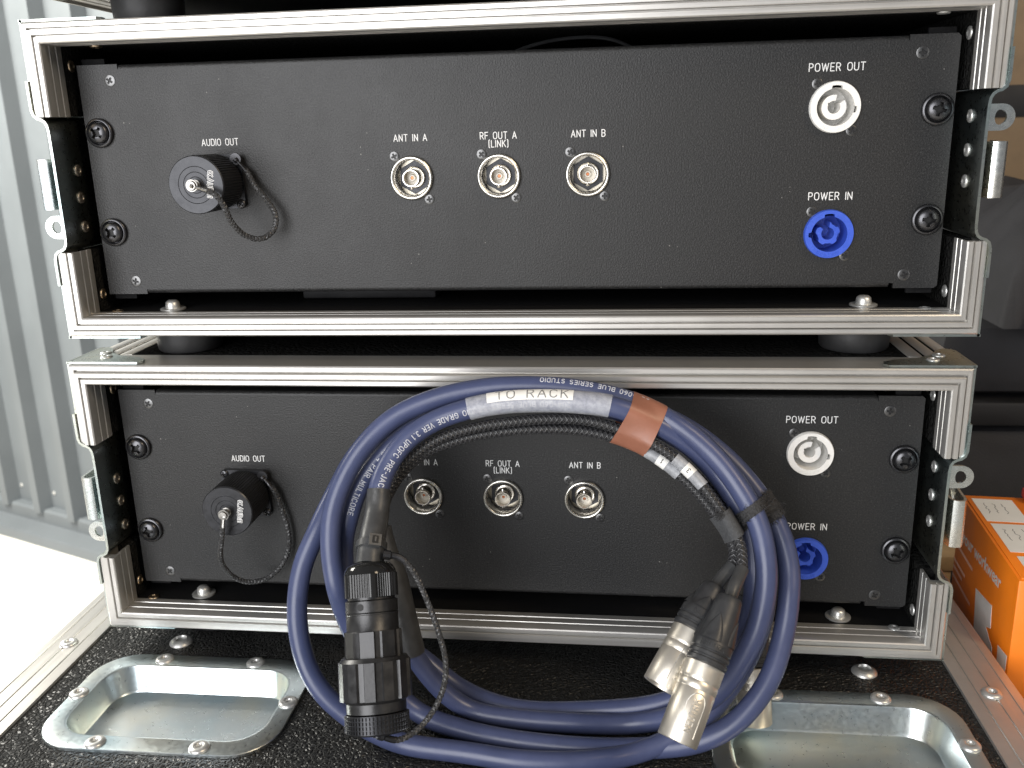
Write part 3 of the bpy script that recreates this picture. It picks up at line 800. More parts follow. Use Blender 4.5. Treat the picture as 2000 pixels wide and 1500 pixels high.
AC = (-163.4, -0.4)
def teeth(r0, r1, n):
    p = []
    for k in range(n):
        a = 2 * PI * k / n; d = 2 * PI / n
        for f, r in ((-.25, r0), (-.1, r1), (.1, r1), (.25, r0)): p.append((r * math.cos(a + f * d), r * math.sin(a + f * d)))
    return p
def audio_meshes():
    fl = MB().extr(rrect(-15.2, 15.2, -15.2, 15.2, 3.2), [], (0, 0, 0), h0=0, h1=3.0, **XZ)
    fl.lathe([(14.6, 3), (14.6, 6)], n=40)
    cap = MB().extr(teeth(15.1, 15.75, 64), [], (0, 0, 0), h0=5, h1=30.4, **XZ)
    cap.lathe([(15.2, 29.8), (15.8, 30.4), (15.8, 31.4), (15.3, 32.0), (10.2, 32.0), (10.0, 31.85), (9.8, 32.0), (7.2, 32.0), (7.0, 31.85), (6.8, 32.0), (4.6, 32.0), (4.4, 31.85), (4.2, 32.0), (0, 32.0)], n=64)
    stud = MB().lathe([(2.9, 32), (2.9, 33), (2.2, 33.2), (2.2, 36.2), (2.7, 36.4), (2.7, 38.2), (2.4, 38.7), (0, 38.8)], n=24)
    # outlined maker's mark
    out = MB(); inn = MB()
    fm = flatmap(8.2, 0.2, -32.0, R(-97))
    glyph = []
    x = -7.2
    glyph.append([(x + 2.6 + 0.3, 1.3), (x + 1.9, .2), (x + 1.2, -1.1), (x + .4, -1.0), (x + 0.1, 0), (x + .5, 1.1), (x + 1.3, 1.1), (x + 2.0, -.1), (x + 2.5, -1.3), (x + 3.2, -1.3)]); x += 4.2
    glyph += [[(x, -1.4), (x + .9, 1.4), (x + 1.8, -1.4)]]; x += 2.7
    glyph += [[(x, 1.4), (x, -.9), (x + .5, -1.4), (x + 1.1, -1.4), (x + 1.6, -.9), (x + 1.6, 1.4)]]; x += 2.5
    glyph += [[(x, -1.4), (x, 1.4), (x + .9, 1.3), (x + 1.5, .6), (x + 1.5, -.6), (x + .9, -1.3), (x, -1.4)]]; x += 2.4
    glyph += [[(x, -1.4), (x, .6)]]; x += .9
    glyph += [[(x, -1.4), (x, 1.0), (x + 1.4, 1.0), (x + 1.4, -1.4)]]
    for gl in glyph:
        out.stroke(gl, 0.50, fm, 0, 0.2)
        inn.stroke(gl, 0.20, lambda u, v, w: (lambda p: (p[0], p[1] - 0.09, p[2]))(fm(u, v, w)), 0, 0.3)
    return fl.mesh('audio_socket', ANOD, 35), cap.mesh('dust_cap', ANOD, 25), stud.mesh('cap_stud', LUG, 35), out.mesh('cap_mark', PRINT, 60), inn.mesh('cap_mark_fill', ANOD, 60)
AUD = audio_meshes()

def cord(m, P, r=1.6, mi=0, core=True):
    """plaited cord: strands wound both ways"""
    if core: m.tube(P, r * 0.72, 8, mi)
    for k in range(3):
        m.helix(P, r * 0.62, r * 0.46, 1 / 6.5, 2 * PI * k / 3, 5, mi)
        m.helix(P, r * 0.62, r * 0.46, -1 / 6.5, 2 * PI * k / 3 + 0.5, 5, mi)
    return m

def build_panel(label, base, rz, lan, lugdir):
    root = thing('connector_panel', label, 'rack panel', base, (0, 0, 66.2), rz, 'connector panels in the rack cases')
    part('plate', PLATE_ME, None, root)
    for x in (-232.55, 232.55):
        for z in (28.575, -28.575):
            b_ = part('rack_bolt', BOLT, None, root, (x, -1.8, z), rot=(0, random.uniform(0, 1.5), 0))
            part('cup_washer', CUPW, None, b_, (0, 1.75, 0))
    for x, z in ((-222.3, 57.2), (222.8, 57.0), (-223.3, -58.2), (223.2, -58.6)):
        part('screw', SCREW, None, root, (x, -0.02, z), rot=(0, random.uniform(0, 1.5), 0))
    for x in (-49.7, 0.1, 49.7):
        s_ = part('antenna_socket', BNC_RING, None, root, (x, 0, -0.75))
        part('socket_cup', BNC_CUP, None, s_); part('hex_plate', BNC_HEX, None, s_); part('barrel', BNC_BARREL, None, s_)
        part('insulator', BNC_INS, None, s_); part('contact', BNC_PIN, None, s_)
        for dx, dz in ((-9.5, 12.1), (9.5, -12.1)): part('screw', DSCREW, None, s_, (dx, -0.02, dz), rot=(0, random.uniform(0, 1.5), 0))
    for kind, x, z in (('out', 180.3, 31.1), ('in', 181.4, -35.6)):
        r_, c_, k_ = PWR[kind]
        s_ = part('power_socket', r_, None, root, (x, 0, z), label='pale grey power outlet socket' if kind == 'out' else 'blue power inlet socket')
        part('socket_cup', c_, None, s_); part('socket_core', k_, None, s_)
        for dx, dz in ((-9.5, 12.1), (9.5, -12.1)): part('screw', DSCREW, None, s_, (dx, -0.02, dz), rot=(0, random.uniform(0, 1.5), 0))
    for me in LET: part('printed_lettering', me, None, root)
    a_ = part('audio_socket', AUD[0], None, root, (AC[0], 0, AC[1]))
    part('dust_cap', AUD[1], None, a_); part('cap_stud', AUD[2], None, a_); part('cap_mark', AUD[3], None, a_); part('cap_mark_fill', AUD[4], None, a_)
    for dx in (-12.8, 12.8):
        for dz in (-12.8, 12.8): part('screw', FLSCREW, None, a_, (dx, -3.0, dz), rot=(0, random.uniform(0, 1.5), 0))
    # tether: plaited cord with crimped lugs at both ends
    L = [V(*p) - V(AC[0], 0, AC[1]) for p in lan]
    Pc = catmull(L, 0.7)
    S_ = arclen(Pc)
    part('tether_cord', cord(MB(), Pc[(S_ > 7) & (S_ < S_[-1] - 8)]), CORD, a_)
    for Q, e_ in ((Pc[S_ < 9.5], L[0]), (Pc[S_ > S_[-1] - 10][::-1], L[-1])):
        m = MB(); n_ = len(Q); rr = [2.6 if i < n_ * .2 else (1.5 if i < n_ * .62 else 1.75) for i in range(n_)]
        m.tube(Q, rr, 10, sec=[(math.cos(2 * PI * k / 10), 0.62 * math.sin(2 * PI * k / 10)) for k in range(10)])
        m.lathe([(3.3, -.5), (3.3, .5)], e_, (0, -1, 0), 20)
        part('tether_lug', m, LUG if e_ is L[0] else BLACKSCREW, a_)
    return root

LANU = [(-163.4, -37.0, -0.4), (-156, -37.6, -2.6), (-150.5, -37.2, -5.6), (-147.4, -34.5, -12.4), (-146.3, -29.5, -21.3), (-142.2, -22.0, -29.4), (-135.8, -16.0, -32.0), (-130.0, -10.6, -27.8), (-128.9, -8.0, -19.6), (-134.0, -7.0, -10.4), (-140.2, -6.6, -2.6), (-144.6, -6.0, 5.7), (-150.4, -5.4, 12.2)]
LANL = [(-163.4, -37.0, -0.4), (-164.2, -38.6, -7.4), (-165.5, -38.6, -14.9), (-169.2, -35.5, -26.4), (-171.0, -30.0, -37.4), (-168.4, -24.0, -48.0), (-161.6, -18.0, -54.6), (-152.2, -12.0, -55.0), (-143.2, -8.0, -47.7), (-138.1, -5.5, -36.7), (-137.6, -5.0, -22.6), (-140.3, -5.5, -8.7), (-143.6, -6, 3.0), (-150.4, -5.4, 12.2)]
build_panel('black panel in the upper case, its sockets all in clear view', (0, 0, -66.2), 0, LANU, 0)
build_panel('black panel in the lower case, partly hidden by the blue cable coil', (LOW[0], LOW[1], LOW[2] + 104.5 - 66.2), -0.64, LANL, 0)

# ================================================================== BASE TRUNK
BZ = -296.9
CX = -6
trunk = thing('equipment_trunk', 'big black trunk with silver dishes in its lid, carrying the cases', 'trunk', (CX, 120, -1000), (-CX, -120, 1000 + BZ))
DISH = ((-189, -77.5), (187, -88.5))
m = MB()
holes = [rrect(cx - 61, cx + 61, cy - 37, cy + 37, 21, 8) for cx, cy in DISH]
m.extr([(CX - 302, -230), (CX + 302, -230), (CX + 302, 420), (CX - 302, 420)], holes, (0, 0, 0), h0=-9, h1=0, **XY)
part('lid_board', m, VINYL, trunk)
part('body', MB().box(CX - 301, CX + 301, -229, 419, -690, -30), PLY, trunk)
for sx in (-1, 1):
    m = MB()
    pr = [(271, 0.05), (271.4, 1.5), (278, 1.7), (278.4, 1.2), (279.2, 1.2), (279.6, 1.7), (287, 1.7), (287.4, 1.2), (288.2, 1.2), (288.6, 1.7), (296, 1.8), (296.4, 1.3), (297.2, 1.3), (297.6, 1.8), (302.6, 1.6), (303.6, 0.8), (304, -1), (304, -30), (302.2, -30), (302.2, 0.05)]
    m.sweep([(CX + sx * u, w) for u, w in pr], lambda p: -232, lambda p: 422, (0, 0, 0), (1, 0, 0), (0, 0, 1), (0, 1, 0))
    e = part('edge_strip', m, ALY, trunk)
    for y in (-165, -22 if sx < 0 else -38, 110, 240):
        part('rivet', RIVET_BIG, None, e, (CX + sx * 287, y, 1.6), rot=(0, 0, random.uniform(0, 3)))
for k, (cx, cy) in enumerate(DISH):
    m = MB()
    # rim, wall with rounded lip, floor
    rings = []
    def ring(hx, hy, r, z): rings.append([(cx + x, cy + y, z) for x, y in rrect(-hx, hx, -hy, hy, r, 8)])
    ring(70, 46.5, 26, 0.05); ring(70, 46.5, 26, 1.5); ring(69.6, 46.1, 25.6, 1.85); ring(69.0, 45.5, 25.0, 1.9)
    ring(61.0, 35.6, 20.6, 1.9); ring(60.3, 34.9, 20, 1.8); ring(59.5, 34.1, 19.2, 1.5); ring(59.0, 33.6, 18.7, 0.3); ring(56.2, 30.8, 16.4, -13.5); ring(55.4, 30.0, 15.8, -14.8); ring(54.0, 28.6, 14.6, -15.2)
    n = len(rings[0]); vs = [p for r_ in rings for p in r_]; fs = []
    for i in range(len(rings) - 1):
        for q in range(n):
            q2 = (q + 1) % n; fs.append((i * n + q, i * n + q2, (i + 1) * n + q2, (i + 1) * n + q))
    fs.append(tuple((len(rings) - 1) * n + q for q in range(n)))
    m.add(vs, fs)
    d_ = part('recessed_dish', m, ZINC_DISH, trunk, sharp=30)
    for rx, ry in ((-30, 40.8), (30, 40.8), (-30, -40.8), (30, -40.8), (65, 2), (-65, 2)):
        part('rivet', RIVET_BIG, None, d_, (cx + rx, cy + ry, 1.8), rot=(0, 0, random.uniform(0, 3)))
LIDBOLT = MB().lathe([(7.6, 0), (7.4, .8), (5.6, 2.2), (4.2, 2.9), (3.8, 2.9), (3.4, 1.6), (0, 1.5)], D=(0, 0, 1), n=28).mesh('lid_bolt', STEEL, 50)
for x, y in ((-219.5, -13), (215.5, -18)): part('lid_bolt', LIDBOLT, None, trunk, (x, y, 0.0))

# ================================================================== CABLE LOOM
LB = (25, -100, BZ)
loom = thing('cable_loom', 'coiled blue multicore cable with a fat black plug and silver connectors', 'cable', LB, tuple(-c for c in LB))
cable = [(-58.2, -90.2, -166.4), (-58.3, -83.7, -156.2), (-54.5, -76.1, -145.5), (-45.9, -69.3, -134.5), (-32.7, -63.6, -125.9), (-16.7, -61.0, -120.0), (2.5, -59.3, -116.1), (21.7, -58.7, -114.8), (43.4, -58.9, -115.1), (64.9, -59.9, -117.5), (86.4, -58.8, -126.5), (104.0, -58.1, -138.5), (119.1, -59.0, -154.4), (129.5, -65.4, -169.1), (136.4, -70.6, -185.6), (138.2, -77.9, -202.5), (137.2, -80.0, -222.3), (131.9, -81.0, -240.2), (120.4, -80.0, -259.9), (96.4, -78.0, -280.9), (51.3, -76.2, -291.0), (8.0, -76.9, -291.0), (-22.6, -68.0, -285.8), (-43.7, -64.0, -270.8), (-64.5, -62.0, -256.1), (-79.7, -64.0, -242.2), (-83.0, -75.9, -216.3), (-84.6, -69.5, -194.6), (-82.0, -66.1, -182.2), (-77.7, -60.0, -168.3), (-70.3, -54.7, -156.0), (-58.0, -49.0, -143.0), (-39.7, -47.0, -131.5), (-16.9, -43.7, -124.0), (8.8, -42.3, -120.7), (37.0, -42.2, -120.5), (64.9, -42.0, -124.5), (92.8, -41.3, -136.9), (117.8, -44.8, -154.0), (133.9, -53.5, -174.1), (144.3, -63.8, -197.6), (145.7, -72.3, -217.2), (142.4, -72.0, -242.1), (130.7, -84.0, -260.0), (108.4, -100.0, -279.7), (78.9, -109.2, -291.0), (52.5, -118.4, -291.0), (20.8, -121.2, -291.0), (-12.1, -116.8, -291.0), (-46.2, -112.2, -291.0), (-62.0, -105.1, -291.0), (-76.4, -103.0, -284.2), (-94.0, -100.0, -269.1), (-103.5, -95.0, -253.6), (-108.4, -87.7, -229.6), (-106.8, -77.7, -206.7), (-99.5, -69.8, -188.6), (-91.1, -56.7, -170.0), (-78.8, -47.7, -149.2), (-58.5, -41.6, -132.8), (-32.4, -37.1, -122.5), (-3.5, -34.7, -117.1), (25.2, -34.2, -115.9), (53.7, -35.4, -118.7), (78.9, -38.0, -124.5), (103.9, -40.6, -135.2), (125.6, -47.2, -150.3), (141.6, -54.7, -167.5), (151.9, -61.6, -183.5), (157.1, -69.8, -202.3), (156.3, -78.0, -215.3), (153.2, -86.0, -232.4), (146.1, -97.0, -249.8), (136.6, -104.0, -262.8), (124.5, -108.0, -274.5), (107.9, -108.0, -284.7), (84.4, -105.9, -291.0), (52.2, -108.3, -291.0), (11.0, -105.0, -291.0), (-18.0, -97.6, -291.0), (-42.5, -89.0, -288.3), (-59.2, -88.0, -272.4), (-72.1, -87.0, -252.5), (-80.3, -86.0, -234.3), (-83.8, -90.6, -208.6), (-87.5, -83.0, -191.2), (-87.3, -75.3, -173.6), (-81.8, -68.1, -157.0), (-71.6, -61.0, -140.7), (-55.0, -54.5, -125.9), (-32.5, -50.4, -116.4), (-4.4, -48.0, -110.9), (26.4, -47.6, -110.0), (54.0, -48.8, -112.7), (75.8, -51.2, -118.1), (97.1, -58.1, -127.2), (115.5, -64.2, -141.0), (129.4, -73.2, -157.2), (138.1, -79.9, -172.6), (141.4, -86.0, -186.7), (141.9, -91.7, -199.8), (137.7, -98.0, -221.4), (130.7, -99.0, -239.6), (119.6, -98.0, -260.4), (100.9, -93.0, -278.5), (76.7, -85.8, -291.0), (43.2, -87.8, -291.0), (9.0, -86.2, -291.0), (-14.3, -84.0, -288.4), (-28.9, -84.0, -277.6), (-39.6, -84.0, -263.7), (-45.6, -84.0, -253.3)]
shrink2 = [(-45.6, -84.0, -253.3), (-49.6, -82.0, -233.9), (-55.0, -78.0, -214.4), (-60.5, -74.0, -194.9), (-62.8, -71.0, -184.1)]
sl1 = [(-62.1, -74.0, -184.2), (-61.9, -68.1, -173.2), (-55.1, -62.8, -158.6), (-44.9, -60.6, -146.7), (-29.0, -59.0, -136.2), (-9.3, -57.5, -130.3), (10.2, -57.1, -127.1), (32.3, -56.4, -125.4), (51.4, -56.7, -126.3), (73.0, -61.0, -131.5), (91.6, -66.5, -139.6), (106.0, -71.5, -151.1), (117.3, -78.9, -163.5), (125.2, -85.7, -174.5), (128.6, -90.9, -181.8), (128.7, -98.4, -189.9)]
sl2 = [(-63.5, -69.0, -186.6), (-61.7, -63.4, -173.7), (-51.8, -58.3, -157.4), (-38.8, -55.4, -146.2), (-21.5, -54.4, -139.2), (-1.6, -53.5, -134.9), (23.6, -53.4, -132.3), (48.5, -53.7, -133.1), (70.4, -57.6, -137.3), (87.9, -62.8, -144.8), (103.7, -68.9, -156.5), (116.1, -75.5, -169.3), (123.8, -81.8, -179.2), (126.2, -85.4, -187.4), (124.9, -89.6, -192.5)]
sl3 = [(-64.7, -64.8, -188.5), (-61.5, -58.0, -172.9), (-48.4, -52.9, -154.2), (-28.2, -49.3, -141.4), (-2.4, -47.1, -134.1), (25.9, -46.1, -131.8), (51.1, -46.5, -132.6), (76.0, -50.1, -138.7), (96.3, -55.5, -146.5), (112.4, -61.2, -159.5), (124.2, -67.5, -174.1), (132.4, -70.0, -188.9), (134.8, -72.0, -202.7)]
xlr1 = [(94.4, -151.9, -251.7), (108.4, -133.6, -222.2), (121.3, -112.7, -198.2), (128.7, -98.4, -189.9)]
xlr2 = [(88.0, -128.2, -239.1), (103.1, -113.7, -216.3), (116.1, -97.4, -201.1), (124.9, -89.6, -192.5)]
xlr3 = [(143.9, -68.0, -300.1), (143.1, -56.0, -269.9), (141.1, -47.0, -232.8), (134.8, -72.0, -202.7)]
M0, M1 = V(-49.1, -148.9, -256.0), V(-57.6, -112.9, -184.4)
CR = 5.6
PC = catmull([tuple(M1 + V(0.2, 10, 8))] + cable[0:], 2.0)
SC = arclen(PC); TC, _, _ = frames(PC)
part('cable_jacket', MB().tube(PC, CR, 20), JACKET, loom)
COILC = V(25, -78, -205)
def at_s(s_):
    i = np.interp(s_, SC, np.arange(len(SC))); k = int(min(len(SC) - 2, max(0, math.floor(i)))); f = i - k
    p = PC[k] * (1 - f) + PC[k + 1] * f; t = unit(TC[k] * (1 - f) + TC[k + 1] * f)
    F = V(0.05, -1, 0.28); F = unit(F - t * (F @ t)); I = np.cross(t, F)
    if I @ (COILC - p) < 0: I = -I
    return p, t, F, I
def near_s(pt, lo=0, hi=1e9):
    d = np.linalg.norm(PC - V(*pt), axis=1); d[(SC < lo) | (SC > hi)] = 1e9
    return SC[int(np.argmin(d))]
def wrap(s0, a0, r, sgn=-1, vs_=1):
    """lettering along the cable: u runs along the path, v round it"""
    def fn(u, v, w):
        p, t, F, I = at_s(s0 + sgn * u)
        a = a0 + vs_ * v / r
        return tuple(p + (r + w) * (math.cos(a) * F + math.sin(a) * I))
    return fn
TXT = '204-060 BLUE SERIES STUDIO GRADE VER 3.1 UPOFC PRE-JACKETED 4 PAIR MULTICORE'
sT = near_s((-58.3, -83.7, -156.2), 0, 80)
def tlen(t, h, sp, ws): return (sum(G[c][0] + sp for c in t) - sp) * h * ws
t1 = '204-060 BLUE SERIES STUDIO GRADE VER 3.1 UPOFC PRE-JACK'
L1 = tlen(t1, 2.9, .34, 1.0)
sC = near_s((-74, -57.4, -162), 300)
sB = near_s((53, -48.8, -112.7), 1500)
for tx, s0_, a0_ in ((t1, sT - 2 + L1 / 2, 0.30), ('ED 4 PAIR MULTICORE', sC, 0.25), ('204-060 BLUE SERIES STUDIO', sB, -0.75)):
    part('jacket_lettering', MB().text(tx, 2.9, 0.25, wrap(s0_, a0_, CR + 0.02), spacing=.34, lift=0.6), PRINTDIM, loom, sharp=60)

# heat-shrink tubes
Ph = catmull([tuple(M1 - unit(M1 - M0) * 1), tuple(M1 + V(-0.3, 9, 8.6)), (-58.2, -90.2, -166.4), (-58.3, -83.9, -156.4)], 1.5)
part('heat_shrink', MB().tube(Ph, [7.2 - 1.2 * i / len(Ph) for i in range(len(Ph))], 20), SHRINK, loom)
Ps = catmull(shrink2, 2.0)
S2 = arclen(Ps)
part('heat_shrink', MB().tube(Ps, [7.0 + 1.2 * math.exp(-((x - 42) / 14) ** 2) - 0.9 * min(1, max(0, (x - 50) / 25)) for x in S2], 18), SHRINK, loom)

# braided sleeves
SL = [catmull(s_, 1.1) for s_ in (sl1, sl2, sl3)]
for Pz in SL:
    m = MB().tube(Pz, 2.55, 10, 0)
    for k in range(4):
        m.helix(Pz, 2.55, 0.46, 1 / 11.0, 2 * PI * k / 4, 6, 1); m.helix(Pz, 2.55, 0.46, -1 / 11.0, 2 * PI * k / 4 + .3, 6, 1)
    part('braided_sleeve', m, [BRAIDCORE, BRAIDLIT], loom, sharp=80)

# multi-pole plug
A = unit(M1 - M0); Lm = np.linalg.norm(M1 - M0)
Um, Wm, _ = basis(A, (0, -1, 0))
def ax(h): return tuple(M0 + A * h)
fr = dict(U=Um, W=Wm, D=A)
def lobes(r0, r1, n, duty=0.5, ph=0.0):
    p = []
    for k in range(n):
        c = 2 * PI * (k + ph) / n; d = 2 * PI / n
        for f, r in ((-.5, r0), (-.5 * duty - .04, r0), (-.5 * duty + .04, r1), (.5 * duty - .04, r1), (.5 * duty + .04, r0)):
            p.append((r * math.cos(c + f * d), r * math.sin(c + f * d)))
    return p
m = MB()
m.lathe([(13.2, 9), (14.6, 9.6), (14.6, 14), (13.6, 14.4)], ax(0), A, 48)
plug = part('multipole_plug', m, ANOD2, loom)
m = MB().extr(lobes(16.3, 17.7, 12, 0.62, .3), [], ax(0), h0=15.6, h1=33.4, **fr)
m.lathe([(14.4, 13.8), (16.2, 15.6)], ax(0), A, 48, caps=False); m.lathe([(17.2, 33.4), (16.0, 35.2), (14, 35.4)], ax(0), A, 48, caps=False)
part('coupling_ring', m, ANOD2, plug, sharp=30)
m = MB().extr(lobes(13.4, 14.2, 8, 0.72, .1), [], ax(0), h0=35.3, h1=47.6, **fr)
m.lathe([(13.2, 47.6), (12.9, 48.2), (12.9, 55.5), (13.1, 55.8), (13.1, 56.2), (12.7, 56.5)], ax(0), A, 48)
part('backshell', m, ANOD2, plug, sharp=30)
m = MB().lathe([(12.5, 56.4), (13.0, 56.8), (13.0, 62.2), (12.6, 62.6), (11.8, 62.8), (11.8, 64)], ax(0), A, 48)
hd = unit(V(-0.15, -1, 0.2)); hd = unit(hd - A * (hd @ A))
m.lathe([(1.7, 12.6), (1.7, 13.08), (0, 13.08)], ax(59.4), hd, 18, mi=1)  # flat dark disc on the surface, painted as the shaded hole
part('clamp_ring', m, [ANOD2, RECESS_SHADE], plug)
hexo = []
for k in range(240):
    a = 2 * PI * k / 240; b = (a + R(8)) % (PI / 3) - PI / 6
    r = min(13.0 / math.cos(b), 14.4) ; r -= 0.42 if (k % 4 < 2 and abs(b) < 0.43) else 0
    hexo.append((r * math.cos(a), r * math.sin(a)))
m = MB().extr(hexo, [], ax(0), h0=64.0, h1=75.2, **fr)
part('gland_nut', m, GLOSSBLK, plug, sharp=30)
part('gland_dome', MB().lathe([(13.1, 75.2), (12.7, 77), (11.6, 79), (9.6, 80.6), (7.2, 81.2)], ax(0), A, 48), GLOSSBLK, plug)
m = MB().lathe([(14.9, 0.4), (14.9, 8.8)], ax(0), A, 48)
for lev in range(4):
    m.extr(teeth(14.9, 15.8, 54), [], ax(0), h0=0.7 + lev * 2.05, h1=2.2 + lev * 2.05, **fr)
m.lathe([(0, -0.6), (13.6, -0.5), (14.9, 0.4)], ax(0), A, 48)
m.lathe([(2.4, 0), (2.4, 2.4), (0, 2.5)], ax(-0.5), -A, 18)
part('knurled_cap', m, ANOD, plug, sharp=30)
# cap tether and cable tie
Pl = catmull([tuple(M1 + V(7.5, -1, 5.5)), (-42.0, -112.0, -181.4), (-35.8, -112.5, -188.0), (-28.5, -113.4, -205.9), (-23.1, -116.8, -220.7), (-19.5, -121.3, -233.3), (-19.4, -127.3, -242.6), (-23.9, -133.9, -253.0), (-31.1, -140.2, -260.2), (-40.0, -146.5, -262.4), tuple(M0 - A * 1.6)], 0.7)
Sl = arclen(Pl)
part('tether_cord', cord(MB(), Pl[(Sl > 9) & (Sl < Sl[-1] - 6)], 1.5), CORD, plug)
for Q in (Pl[Sl < 12], Pl[Sl > Sl[-1] - 10][::-1]):
    part('tether_lug', MB().tube(Q, [2.4 if i < len(Q) * .3 else 1.7 for i in range(len(Q))], 10), BLACKSCREW, plug)
k_ = len(Ph) // 5 + 1
tc, ta, tb = frames(Ph); pt_ = Ph[k_]
m = MB().lathe([(7.0, -1.7), (7.9, -1.7), (7.9, 1.7), (7.0, 1.7)], pt_, tc[k_], 32)
Fd = V(0.35, -1, 0.1); Fd = unit(Fd - tc[k_] * (Fd @ tc[k_])); Sd = np.cross(tc[k_], Fd)
def obb(m, c, a, b, n_, ha, hb, hn, mi=0):
    vs = [c + sa * ha * a + sb * hb * b + sn * hn * n_ for sa in (-1, 1) for sb in (-1, 1) for sn in (-1, 1)]
    m.add(vs, [(0, 1, 3, 2), (4, 6, 7, 5), (0, 4, 5, 1), (2, 3, 7, 6), (0, 2, 6, 4), (1, 5, 7, 3)], mi)
obb(m, pt_ + Fd * 8.6, Sd, tc[k_], Fd, 3.0, 3.0, 1.9); obb(m, pt_ + Fd * 10.6, Sd, tc[k_], Fd, 1.5, 1.9, 0.25, 1); obb(m, pt_ + Fd * 10.8, Sd, tc[k_], Fd, 0.4, 1.2, 0.3, 0)
part('cable_tie', m, [SHRINK, RECESS_SHADE], loom)

# silver plugs
def xlr(E, S_, B, J, front, letters=True):
    E, S_, B, J = (V(*p) for p in (E, S_, B, J))
    A = unit(B - E); L = np.linalg.norm(S_ - E); Lb = np.linalg.norm(B - S_)
    Fv = unit(V(*front) - A * (V(*front) @ A)); Uv = np.cross(Fv, A)
    m = MB().lathe([(7.9, 12), (7.9, .8), (8.3, .1), (9.3, 0), (9.6, .4), (9.6, L - 13), (9.42, L - 12.7), (9.42, L - 12.2), (9.6, L - 11.9), (9.6, L - 9), (9.42, L - 8.7), (9.42, L - 8.2), (9.6, L - 7.9), (9.68, L - 7.0), (9.68, L - .4), (9.2, L)], E, A, 56, caps=False)
    m.lathe([(7.9, 11.9), (0, 11.9)], E, A, 40, caps=False, mi=1)
    sh = part('silver_plug', m, [SATIN, RECESS_SHADE], loom, sharp=45)
    for k in range(3):
        a = 2 * PI * k / 3 + .4
        part('pin', MB().lathe([(1.2, 11.9), (1.2, 3), (.8, 2), (0, 1.9)], E + 4.2 * (math.cos(a) * Fv + math.sin(a) * Uv), A, 12), BRIGHT, sh)
    if letters:
        def fn(u, v, w):
            a = v / 9.6
            return tuple(E + A * (13.2 + u) + (9.6 + w) * (math.cos(a) * Fv + math.sin(a) * Uv))
        m = MB().text('NEUTRIK', 3.3, 0.3, fn, spacing=.22, wscale=1.05, lift=0.9)
        arch = [(-9.5, 4.4)] + [(10.5 * math.cos(R(a)) * 0.55 + 4.5, 4.4 * math.sin(R(a))) for a in range(90, -91, -10)] + [(-9.5, -4.4)]
        m.stroke(arch, 0.25, fn, 0, 0.9)
        part('embossed_mark', m, EMBOSS, sh, sharp=60)
    m = MB().lathe([(9.3, 0), (9.9, .5), (9.9, 2.2), (9.3, 2.6), (9.3, 3.4), (9.9, 3.8), (9.9, 5.4), (9.3, 5.8), (9.3, 6.4), (9.8, 6.8), (9.8, 10.6), (9.3, 11.4), (7.6, Lb * .62), (6.7, Lb * .86), (6.1, Lb - 1), (5.2, Lb), (3, Lb)], S_, A, 48)
    # four raised tongues that run up the tapering boot
    for q in range(4):
        a0 = q * PI / 2 + 0.5; vs = []; fs = []; nh, na = 10, 8
        for i in range(nh + 1):
            t = i / nh; h = 11.2 + t * (Lb * .70 - 11.2); rb = 9.35 - (9.35 - 7.1) * t
            half = 0.52 * (1 - t ** 2.2) + 0.05
            for j in range(na + 1):
                f = -1 + 2 * j / na; a = a0 + f * half
                rr = rb + 0.75 * (1 - abs(f) ** 6)
                vs.append(S_ + A * h + rr * (math.cos(a) * Fv + math.sin(a) * Uv))
        for i in range(nh):
            for j in range(na): fs.append((i * (na + 1) + j, i * (na + 1) + j + 1, (i + 1) * (na + 1) + j + 1, (i + 1) * (na + 1) + j))
        m.add(vs, fs)
    if letters:
        def fb(u, v, w):
            a = -u / 9.8 + 0.25
            return tuple(S_ + A * (8.6 + v) + (9.8 + w) * (math.cos(a) * Fv + math.sin(a) * Uv))
        m.text('NEUTRIK', 2.4, 0.2, fb, spacing=.25, wscale=1.1, lift=0.9)
    part('boot', m, BOOT, sh, sharp=40)
    Pj = catmull([tuple(B - A * 4), tuple(B + A * 4), tuple((B + J) / 2 + A * 2), tuple(J)], 1.2)
    part('sleeve_tube', MB().tube(Pj, 3.35, 14), SHRINK, sh)
xlr(*xlr1, (0.1, -1, 0.35)); xlr(*xlr2, (0.3, -1, 0.2)); xlr(*xlr3, (0, -1, 0.2), letters=False)

